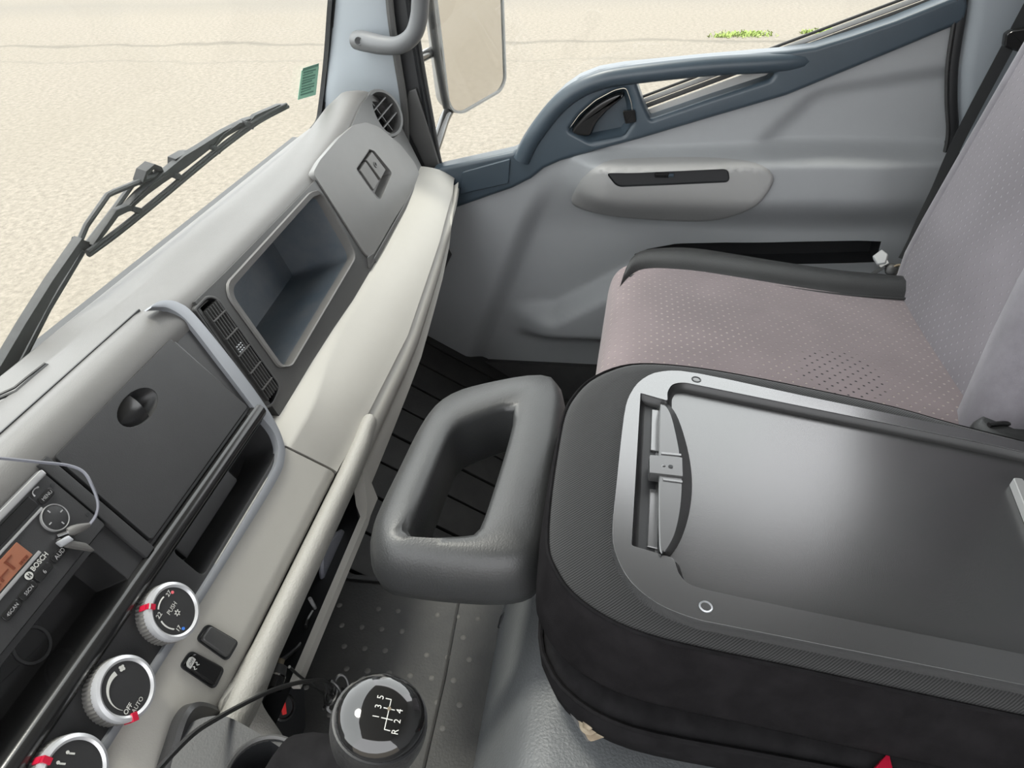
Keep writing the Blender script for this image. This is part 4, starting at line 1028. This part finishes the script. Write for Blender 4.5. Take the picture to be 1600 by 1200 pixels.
# frame: rolled outer edge + flat top with opening
lidf = plate('tray_frame', LO, [HO], LP.n, .018, 'lid_frame', mid, bevel=.0045, seg=3, bevang=50, angle=50)
tray_o = rpoly(LP.pts([(1036, 600), (1250, 634), (1400, 664), (1560, 697), (1660, 718), (1710, 760), (1720, 1020), (1690, 1045), (1600, 1022), (1400, 983), (1250, 953), (1100, 921), (1050, 912), (1026, 868)], LH), .012, 4)
FOc = offset(HO, LP.n, .0)
secs = [[p-LP.n*.0008 for p in offset(HO, LP.n, .0006)], [p-LP.n*.0075 for p in offset(HO, LP.n, .0030)], [p-LP.n*.0100 for p in offset(HO, LP.n, .0065)], [p-LP.n*.0106 for p in offset(HO, LP.n, .0080)]]
vs, fs = loft_data(secs, True, False); finish('tray_step', fromdata(vs, fs), 'tray_wall', mid, angle=50)
tf = rpoly(LP.pts([(1036, 628), (1055, 622), (1250, 650), (1400, 682), (1600, 728), (1680, 745), (1690, 1030), (1600, 1013), (1400, 974), (1250, 944), (1100, 912), (1068, 905), (1042, 868)], LH-.013), .010, 4)
plate('tray_floor', offset(HO, LP.n, -.004) and [p-LP.n*.0105 for p in rpoly(LP.pts([(1028, 606), (1068, 597), (1250, 634), (1400, 664), (1560, 697), (1650, 718), (1690, 760), (1700, 1020), (1680, 1040), (1600, 1022), (1400, 983), (1250, 953), (1100, 921), (1060, 912), (1026, 872)], LH), .006, 3)], [], LP.n, .004, 'tray_black', mid)
# slot beside the handle: dark well with two pale strips
so_ = LP.pts([(998, 610), (1036, 618), (1030, 868), (984, 856)], LH-.002)
recess('handle_slot', so_, LP.n, .0088, 'seal_black', mid)
for pp in ([(1018, 640), (1031, 642), (1030, 706), (1016, 704)], [(1015, 764), (1030, 766), (1028, 858), (1011, 854)]):
    stack('slot_strip', LP.pts(pp, LH-.0095), LP.n, [(0, -.003), (0, 0), (.0008, .0008)], 'lid_frame', mid)
# release handle: D shaped grip
hb = crom(LP.pts([(1030, 640), (1034, 629), (1046, 633), (1060, 655), (1074, 700), (1081, 745), (1079, 790), (1068, 832), (1052, 860), (1038, 866), (1029, 850), (1029, 745)], LH-.008), 4, True)
ht = crom(LP.pts([(1032, 641), (1035, 633), (1042, 637), (1050, 655), (1060, 700), (1065, 745), (1063, 790), (1055, 830), (1043, 855), (1037, 859), (1032, 850), (1031, 745)], LH+.004), 4, True)
hd = loft('release_handle', [[p-LP.n*.010 for p in hb], hb, [p-LP.n*.001 for p in offset(ht, LP.n, -.001)], ht], 'handle_black', mid, angle=40)
stack('handle_tab', rpoly(LP.pts([(1015, 712), (1066, 716), (1067, 747), (1015, 741)], LH+.004), .002, 3), LP.n, [(0, -.010), (0, .0012), (.001, .002)], 'handle_black', hd)
for pp in ([(1033, 707), (1064, 710), (1064, 713), (1033, 710)], [(1036, 748), (1066, 752), (1066, 755), (1036, 751)]):
    stack('tab_ridge', LP.pts(pp, LH+.004), LP.n, [(0, -.003), (0, .001)], 'lid_frame', hd)
kc_ = LP.at(1048, 729, LH+.0062)
lathe('keyhole', kc_, LP.n, [(.0026, 0), (.0026, .0004)], 'seal_black', hd, seg=14)
lathe('key_mark', LP.at(1037, 728, LH+.0060), LP.n, [(.0022, 0), (.0014, .0006)], 'lid_frame', hd, seg=12)
for i, q in enumerate(((1088, 593), (1103, 948))):
    c = LP.at(*q, LH)
    sc_ = ringsolid('screw_seat', c, LP.n, [(.0048, -.004), (.0048, .0004), (.0062, .0008), (.0066, 0), (.0066, -.004)], 'seal_black' if i == 0 else 'silver', mid, seg=20)
    lathe('screw', c-LP.n*.001, LP.n, [(.0050, -.003), (.0048, .001), (.001, .0014)] if i == 0 else [(.0050, -.003), (.0048, .0002), (.001, .0004)], 'handle_black' if i == 0 else 'seal_black', sc_, seg=16)
lathe('screw_tip', LP.at(1092, 974, .004), (0, -.5, .8), [(.003, -.004), (.003, .002), (.0015, .004)], 'chrome', mid, seg=10)
# pale hinge plate at the tray's far end
stack('hinge_plate', rpoly(LP.pts([(1580, 750), (1596, 752), (1632, 850), (1618, 846)], LH-.004), .004, 3), LP.n, [(0, -.006), (0, .004), (.001, .005)], 'strip_grey', mid)
# headrest: padded ring ahead of the folded backrest
HP = Plane((0, 0, .565), (0, -.04, 1))
ho_ = crom(HP.pts([(577, 850), (585, 812), (622, 735), (652, 675), (676, 643), (718, 619), (800, 600), (845, 596), (870, 602), (883, 622), (884, 650), (876, 720), (866, 800), (856, 860), (838, 892), (790, 905), (700, 902), (610, 890), (586, 876)], -.028), 4, True)
hi_ = crom(HP.pts([(640, 832), (641, 818), (664, 768), (696, 690), (708, 668), (728, 654), (790, 632), (802, 632), (803, 645), (792, 690), (770, 760), (752, 812), (742, 828), (728, 832), (690, 834), (655, 835)], 0), 4, True)
NR = 72
hcn = sum((p for p in hi_), Vector())/len(hi_)
def radial(pts):
    q = resample(pts, 400); out = []
    for k in range(NR):
        a = 2*math.pi*k/NR; best = min(q, key=lambda p: abs((math.atan2((p-hcn).y, (p-hcn).x)-a+math.pi) % (2*math.pi)-math.pi)); out.append(best)
    return out
ro_, ri_ = radial(ho_), radial(hi_)
def hz(p, h): return HP.drop(p, h)
secs = [[hz(p, -.095) for p in offset(ro_, HP.n, .022)], [hz(p, -.078) for p in offset(ro_, HP.n, .004)], [hz(p, -.058) for p in offset(ro_, HP.n, -.001)], [hz(p, -.036) for p in ro_], [hz(p, -.020) for p in offset(ro_, HP.n, .004)],
        [hz(p, -.008) for p in offset(ro_, HP.n, .011)], [hz(p, -.001) for p in offset(ro_, HP.n, .021)]]
secs += [[hz(a.lerp(b, .5), .002) for a, b in zip(offset(ro_, HP.n, .021), ri_)]]
secs += [[hz(p, .0) for p in offset(ri_, HP.n, -.008)], [hz(p, -.004) for p in offset(ri_, HP.n, -.002)], [hz(p, -.012) for p in ri_], [hz(p, -.045) for p in offset(ri_, HP.n, .002)], [hz(p, -.085) for p in offset(ri_, HP.n, .003)], [hz(p, -.095) for p in offset(ri_, HP.n, -.006)]]
loft('headrest', secs, 'headrest_vinyl', mid, True, False, True, angle=80)
for x in (.62, .82): tube('headrest_post', [(x, .11, .53), (x, .02, .545)], .006, 'chrome', mid, n=10)
# mounting bracket with bolt
br = thing('seat_bracket', at(915, 1140, Z=.44), 'rusty zinc seat bracket with bolt under the middle seat', 'bracket')
BP = Plane(at(915, 1140, Z=.44), (-.5, .15, .8))
plate('bracket_plate', rpoly(BP.pts([(893, 1108), (908, 1100), (960, 1125), (950, 1150), (921, 1160)]), .004, 3), [], BP.n, .004, 'zinc', br, bevel=.001)
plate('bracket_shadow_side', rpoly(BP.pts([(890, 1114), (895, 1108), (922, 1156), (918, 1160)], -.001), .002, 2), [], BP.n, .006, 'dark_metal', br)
bc = BP.at(921, 1131); lathe('washer', bc, BP.n, [(.011, 0), (.011, .002), (.008, .0025)], 'zinc', br, seg=20); lathe('bolt', bc, BP.n, [(.007, .002), (.007, .008), (.005, .0095), (.001, .0098)], 'zinc', br, seg=6)
# red buckle tip between the seats
rt = [at(x, y, Z=.475) for x, y in ((1362, 1203), (1388, 1173), (1396, 1205), (1390, 1225), (1360, 1225))]
tag(stack('buckle_button', rt, ZU, [(0, -.03), (0, 0), (.002, .004)], 'red'), 'bright red seat belt buckle tip at the bottom edge', 'buckle')

# passenger seat -----------------------------------------------------
ps = thing('passenger_seat', (1.2, -.3, .05), 'passenger bench seat in worn dotted mauve fabric', 'seat')
def seatz(y): return .512+.03*sstep(-.25, .0, y)*.3+.10*y*sstep(.0, -.6, y)*.9
def cu_row(x):
    d = sstep(1.0, .88, x)*.01
    pr = [(.010, .20), (.030, .36), (.034, .42), (.030, .455), (.021, .482), (.004, .501), (-.02, .510), (-.05, .5125), (-.10, .512), (-.18, .508), (-.28, .502), (-.40, .493), (-.50, .486), (-.60, .480), (-.66, .478), (-.66, .30), (-.66, .20)]
    sk_ = -.098*(x-1.0)*.35
    return [Vector((x, y+sk_, z-d+.006*math.sin(math.pi*min(1, max(0, (x-.88)/.5))))) for y, z in crompair(pr)]
def crompair(pr):
    q = crom([Vector((a, b, 0)) for a, b in pr], 3); return [(p.x, p.y) for p in q]
loft('seat_cushion', [cu_row(x) for x in (.90, .92, .96, 1.0, 1.06, 1.12, 1.18, 1.24, 1.30, 1.36, 1.43)], 'seat_dots', ps, angle=60)
inn = crom([at(x, y, Z=.508-.020*sstep(1000, 1430, x)) for x, y in ((962, 462), (968, 447), (984, 433), (1008, 426), (1050, 427), (1100, 431), (1200, 446), (1300, 459), (1380, 465), (1450, 468), (1540, 470))], 3)
out = crom([at(x, y, Z=.500-.010*sstep(1000, 1430, x)) for x, y in ((972, 436), (980, 422), (992, 410), (1008, 402), (1050, 397), (1100, 399), (1200, 414), (1300, 427), (1380, 433), (1450, 440), (1540, 446))], 3)
rows = []
for i, (a, b) in enumerate(zip(inn, out)):
    e = i/(len(inn)-1); hh_ = .016*sstep(0, .25, e)*(1-.6*sstep(.4, .9, e))
    dn = .0 if e > .15 else .03*(1-e/.15)
    rows.append([a+Vector((.01, 0, -.06)), a+Vector((0, 0, -.006-dn)), a.lerp(b, .18)+Vector((0, 0, .006+hh_*.6-dn)), a.lerp(b, .45)+Vector((0, 0, .012+hh_-dn)), a.lerp(b, .75)+Vector((0, 0, .010+hh_-dn)), b+Vector((0, 0, -.004-dn)), b+Vector((.012, 0, -.03)), b+Vector((.015, 0, -.15)), a+Vector((0, 0, -.15))])
loft('side_bolster', rows, 'vinyl_black', ps, angle=70)
tube('bolster_piping', [p+Vector((0, 0, .0)) for p in inn[6:]], .003, 'vinyl_black', ps, n=6)
# backrest
BR = Plane((1.2, -.555, .46), (0, 1, .23))
def bkp(x, z, h=0):
    return Vector((x, -.555-.23*(z-.46), z))+BR.n*h
rows = []
zs = [.40, .44, .48, .53, .60, .68, .76, .84, .92, 1.0, 1.08]
def edge_far(z): return lerp_tab([(.40, 1.40), (.48, 1.475), (.53, 1.50), (.6, 1.505), (.75, 1.505), (.95, 1.50), (1.1, 1.49)], z)
def seam_near(z): return lerp_tab([(.40, 1.03), (.48, 1.02), (.56, 1.05), (.64, 1.08), (.75, 1.10), (1.1, 1.12)], z)
def skew(x): return -.098*(x-1.2)*.3
for z in zs:
    xf = edge_far(z); xn = seam_near(z); row = []
    for t in (0, .12, .25, .4, .55, .7, .82):
        x = xn+(xf-.055-xn)*t/.82; row.append(bkp(x, z, .012*math.sin(math.pi*t)+.0)+Vector((0, skew(x), 0)))
    row.append(row[-1]+Vector((0, -.10, 0))); row.append(row[0]+Vector((0, -.10, 0))); rows.append(row)
loft('backrest', rows, 'back_dots', ps, angle=60)
rows = []
for z in zs:
    xf = edge_far(z); r = []
    for dx, h in ((-.058, -.004), (-.052, .004), (-.035, .006), (-.018, .001), (-.005, -.014), (0, -.035), (-.002, -.07), (-.03, -.11), (-.058, -.10)):
        x = xf+dx; r.append(bkp(x, z, h)+Vector((0, skew(x), 0)))
    rows.append(r)
loft('far_bolster', rows, 'velvet_light', ps, angle=60)
rows = []
for z in zs:
    xn = seam_near(z); r = []
    for dx, h in ((.004, -.006), (-.004, .006), (-.025, .022), (-.06, .028), (-.10, .018), (-.125, -.01), (-.13, -.05), (-.10, -.10), (.0, -.10)):
        x = xn+dx; r.append(bkp(x, z, h)+Vector((0, skew(x), 0)))
    rows.append(r)
loft('near_bolster', rows, 'velvet_light', ps, angle=60)
loft('seat_base', [[Vector((x, y, z)) for y, z in ((-.0, -.02), (-.02, .30), (-.60, .30), (-.60, -.02))] for x in (.92, 1.46)], 'seal_black', ps)
# reclining hinge cover between the seats
hcv = ps
pts = [at(x, y, Z=.52) for x, y in ((1522, 656), (1540, 643), (1570, 637), (1620, 634), (1700, 650), (1700, 700), (1600, 690), (1550, 676))]
stack('hinge_cover', crom(pts, 3, True), ZU, [(-.002, -.032), (-.002, -.02), (0, -.01), (.006, .0), (.012, .002)], 'vinyl_black', hcv, angle=50)
tube('hinge_rim', crom([at(x, y, Z=.524) for x, y in ((1545, 664), (1575, 662), (1620, 668), (1690, 680))], 4), .004, 'gloss_black', hcv)
# seat belt
belt = thing('seat_belt', (1.66, -.72, .45), 'black seat belt running down beside the passenger backrest', 'seat belt')
bp = [at(x, y, X=xx) for x, y, xx in ((1640, -50, 1.66), (1600, 25, 1.66), (1560, 100, 1.66), (1520, 175, 1.66), (1490, 235, 1.65), (1462, 300, 1.62), (1440, 345, 1.59), (1425, 380, 1.57), (1412, 405, 1.555))]
bp = crom(bp, 4); rows = []
for p in bp:
    wv_ = Vector((.12, .92, .25)).normalized()*.0115; th_ = Vector((-.0014, 0, 0))
    rows.append([p-wv_, p+wv_, p+wv_+th_, p-wv_+th_])
loft('webbing', rows, 'belt', belt, angle=50)
gdp = Plane(at(1580, 70, X=1.64), (-1, .1, .1))
stack('belt_guide', rpoly(gdp.pts([(1569, 52), (1578, 46), (1606, 42), (1610, 86), (1580, 78), (1566, 72)]), .004, 3), gdp.n, [(0, -.006), (0, .008), (.003, .012)], 'gloss_black', belt)
lt = thing('belt_tongue', at(1385, 412, X=1.53), 'silver grey belt tongue lying at the seat corner', 'buckle')
BT = Plane(at(1382, 408, X=1.53), (-.55, .35, .75))
stack('tongue', rpoly(BT.pts([(1363, 402), (1378, 391), (1388, 399), (1384, 413), (1371, 415)]), .003, 3), BT.n, [(0, -.005), (0, .004), (.002, .006)], 'buckle_grey', lt)
stack('slot_piece', rpoly(BT.pts([(1372, 413), (1386, 406), (1389, 412), (1376, 419)]), .002, 3), BT.n, [(0, -.005), (0, .003)], 'strip_grey', lt)
tube('strap', [BT.at(1382, 416, .0), BT.at(1370, 424, -.002), BT.at(1352, 436, -.004)], .006, 'belt', lt, n=8, flat=.4)
lathe('anchor', BT.at(1393, 420, -.004), BT.n, [(.013, -.01), (.013, 0), (.008, .004), (.001, .005)], 'dark_metal', lt, seg=16)
tag(tube('torn_thread', crom([BT.at(x, y, -.002) for x, y in ((1397, 417), (1405, 414), (1412, 418), (1420, 420))], 3), .003, 'zinc', n=6), 'frayed tan threads at the backrest corner', 'thread')

# ================================================================== OUTSIDE AND ON THE GLASS
gh = thing('grab_handle', at(575, 65, X=1.66), 'grey plastic grab handle on the windshield pillar', 'handle')
hp = [(555, 62, 1.690), (572, 65, 1.668), (600, 71, 1.640), (625, 70, 1.625), (645, 55, 1.62), (654, 30, 1.62), (657, 0, 1.62), (660, -60, 1.62), (650, -130, 1.66)]
hq = crom([at(x, y, X=xx) for x, y, xx in hp], 5)
tube('grip', hq, [.014 if i == 0 else (.021 if i < 3 else .022-.003*sstep(4, 14, i)) for i in range(len(hq))], 'handle_grey', gh, n=18, flat=.95, up=(0, 0, 1))
hb_ = at(560, 64, X=1.672); hnn = (CAMP-hb_).normalized()
ringsolid('bolt_recess', hb_+hnn*.029, hnn, [(.0062, -.006), (.0084, -.006), (.0080, .0), (.0062, -.001)], 'handle_grey', gh, seg=20)
lathe('bolt', hb_+hnn*.027, hnn, [(.0064, -.006), (.0064, .0005), (.001, .0006)], 'seal_black', gh, seg=16)
# mirror
mc = at(735, 80, X=2.05); mn = Vector((-.5, -.85, -.02)).normalized(); MP = Plane(mc, mn)
mir = thing('side_mirror', at(690, 200, X=1.9), 'large rectangular door mirror outside the passenger window', 'mirror')
mo = rpoly(MP.pts([(664, -140), (780, -140), (789, 125), (781, 142), (722, 176), (708, 174), (700, 160)]), [.02, .02, .03, .02, .02, .02, .02], 6)
loft('housing', [[p-MP.n*.075 for p in offset(mo, MP.n, .035)], [p-MP.n*.05 for p in offset(mo, MP.n, .008)], [p-MP.n*.01 for p in offset(mo, MP.n, -.004)], [p+MP.n*.004 for p in offset(mo, MP.n, -.003)], [p+MP.n*.004 for p in offset(mo, MP.n, .003)], [p-MP.n*.004 for p in offset(mo, MP.n, .004)]], 'strip_grey', mir, angle=50)
plate('mirror_glass', offset(mo, MP.n, .004), [], MP.n, .003, 'mirror_glass', mir)
sp_ = crom([MP.at(x, y, .004) for x, y in ((655, -140), (668, -40), (674, 20), (682, 80), (692, 140), (698, 168))], 4)
tube('housing_edge', sp_, .010, 'dash_dark', mir, n=10)
tube('support_arm', crom([MP.at(706, 165, -.03), at(695, 185, X=1.95), at(686, 212, X=1.86), at(678, 235, X=1.80)], 4), .014, 'gloss_black', mir, n=12)
tube('upper_bracket', [MP.at(685, 78, -.03), at(668, 84, X=1.92), at(652, 92, X=1.80)], .013, 'gloss_black', mir, n=12)
stk = thing('windshield_sticker', WP.at(480, 130, .004), 'small green printed sticker in the windshield corner', 'sticker')
stack('sheet', WP.pts([(471, 110), (498, 103), (493, 148), (465, 156)], .004), WP.n, [(0, 0), (0, .0006)], 'sticker', stk)
for k in range(9):
    t = .1+.095*k; xl, yl, xr, yr = 471-6*t, 110+46*t, 498-5*t, 103+45*t
    bar('print_line', WP.at(xl+4, yl-1, .0055), WP.at(xr-4-4*(k % 3 == 1), yr+1, .0055), .0022 if k % 2 else .003, .0004, WP.n, 'sticker_ink', stk, bevel=0)
bar('clear_edge', WP.at(473, 109, .0052), WP.at(498, 101, .0052), .006, .0004, WP.n, 'sticker_ink', stk, bevel=0)

# wiper on the outside of the glass
WO = -.022
wi = thing('windshield_wiper', wsp(.66, .70, -.03), 'black windshield wiper lying across the glass', 'wiper')
def wpt(x, y, h=WO): return WP.at(x, y, h)
def wstrip(nm, pts, widths, th, mt, h=WO, parent=None):
    P_ = [wpt(x, y, h) for x, y in pts]; rows = []
    for i, p in enumerate(P_):
        t = (P_[min(i+1, len(P_)-1)]-P_[max(i-1, 0)]).normalized(); v = WP.n.cross(t)*widths[i]/2
        rows.append([p-v-WP.n*th/2, p+v-WP.n*th/2, p+v+WP.n*th/2, p-v+WP.n*th/2])
    return loft(nm, rows, mt, parent or wi, bevel=.0008)
wstrip('arm', [(-60, 690), (-8, 596), (40, 510), (80, 442), (125, 375)], [.036, .030, .024, .018, .014], .012, 'wiper_grey')
tube('arm_rod', [wpt(*q) for q in ((122, 382), (135, 352), (168, 305), (178, 300), (215, 285), (240, 275), (275, 255))], .0042, 'wiper_grey', wi, n=8)
tube('washer_hose', [wpt(*q, h=WO-.006) for q in ((-40, 690), (20, 590), (75, 482), (130, 390), (180, 325), (205, 290), (235, 268))], .0044, 'wiper_grey', wi, n=8)
wstrip('hose_clip', [(118, 378), (130, 384), (143, 386)], [.012, .015, .012], .014, 'wiper_dark', WO-.002)
wstrip('arm_hook', [(217, 284), (222, 268), (234, 258), (244, 262), (250, 270), (236, 280), (224, 288)], [.008]*7, .016, 'wiper_dark', WO-.002)
wstrip('blade_bridge', [(196, 325), (215, 305), (250, 278), (285, 252), (310, 235), (345, 210), (382, 190), (408, 182)], [.010, .012, .016, .022, .018, .013, .011, .008], .010, 'wiper_grey', WO+.004)
wstrip('bridge_clip', [(268, 255), (285, 246), (295, 243)], [.018, .02, .016], .014, 'wiper_grey', WO-.002)
wstrip('blade_yoke', [(142, 384), (160, 360), (180, 332), (196, 325), (208, 324)], [.006, .010, .012, .010, .006], .008, 'wiper_grey', WO+.007)
wstrip('blade_yoke', [(200, 324), (235, 292), (262, 273), (278, 273)], [.006, .009, .008, .006], .008, 'wiper_dark', WO+.007)
wstrip('blade_yoke', [(330, 231), (345, 214), (372, 194), (388, 195)], [.006, .009, .008, .006], .008, 'wiper_dark', WO+.007)
wstrip('blade_yoke', [(384, 196), (396, 182), (410, 176), (434, 165), (447, 164)], [.006, .007, .008, .006, .005], .008, 'wiper_grey', WO+.007)
for nm, of, r_, mt in (('blade_spline', 0, .0034, 'wiper_dark'), ('blade_rubber', 5, .0042, 'rubber')):
    tube(nm, crom([wpt(x+of*.5, y+of*.7, WO+.012) for x, y in ((136, 394), (180, 362), (240, 314), (300, 264), (350, 224), (400, 188), (447, 163))], 4), r_, mt, wi, n=8)
for x, y in ((212, 328), (276, 276), (334, 232), (386, 194)):
    wstrip('claw', [(x-5, y-2), (x+2, y), (x+7, y+5)], [.008, .009, .007], .010, 'wiper_grey', WO+.010)

# weeds far out on the asphalt
gb = bmesh.new()
for cx, cy, sx, sy, nb in ((1165, 55, 42, 3, 320), (1262, 52, 10, 2, 60), (1288, 50, 12, 2.5, 90), (1128, 58, 20, 1.5, 60)):
    for k in range(nb):
        p = at(cx+random.gauss(0, .45)*sx, cy+random.gauss(0, .5)*sy, Z=-1.0)
        a = random.uniform(0, 6.28); hgt = random.uniform(.02, .06); d = Vector((math.cos(a), math.sin(a), 0))*random.uniform(.02, .06); wv_ = Vector((-math.sin(a), math.cos(a), 0))*.012
        add_data(gb, [p-wv_, p+wv_, p+d*.6+ZU*hgt+wv_*.6, p+d+ZU*hgt*.8], [(0, 1, 2, 3)])
tag(finish('weeds', gb, 'grass', recalc=False), 'thin green weeds growing out of the asphalt', 'weeds', kind='stuff')
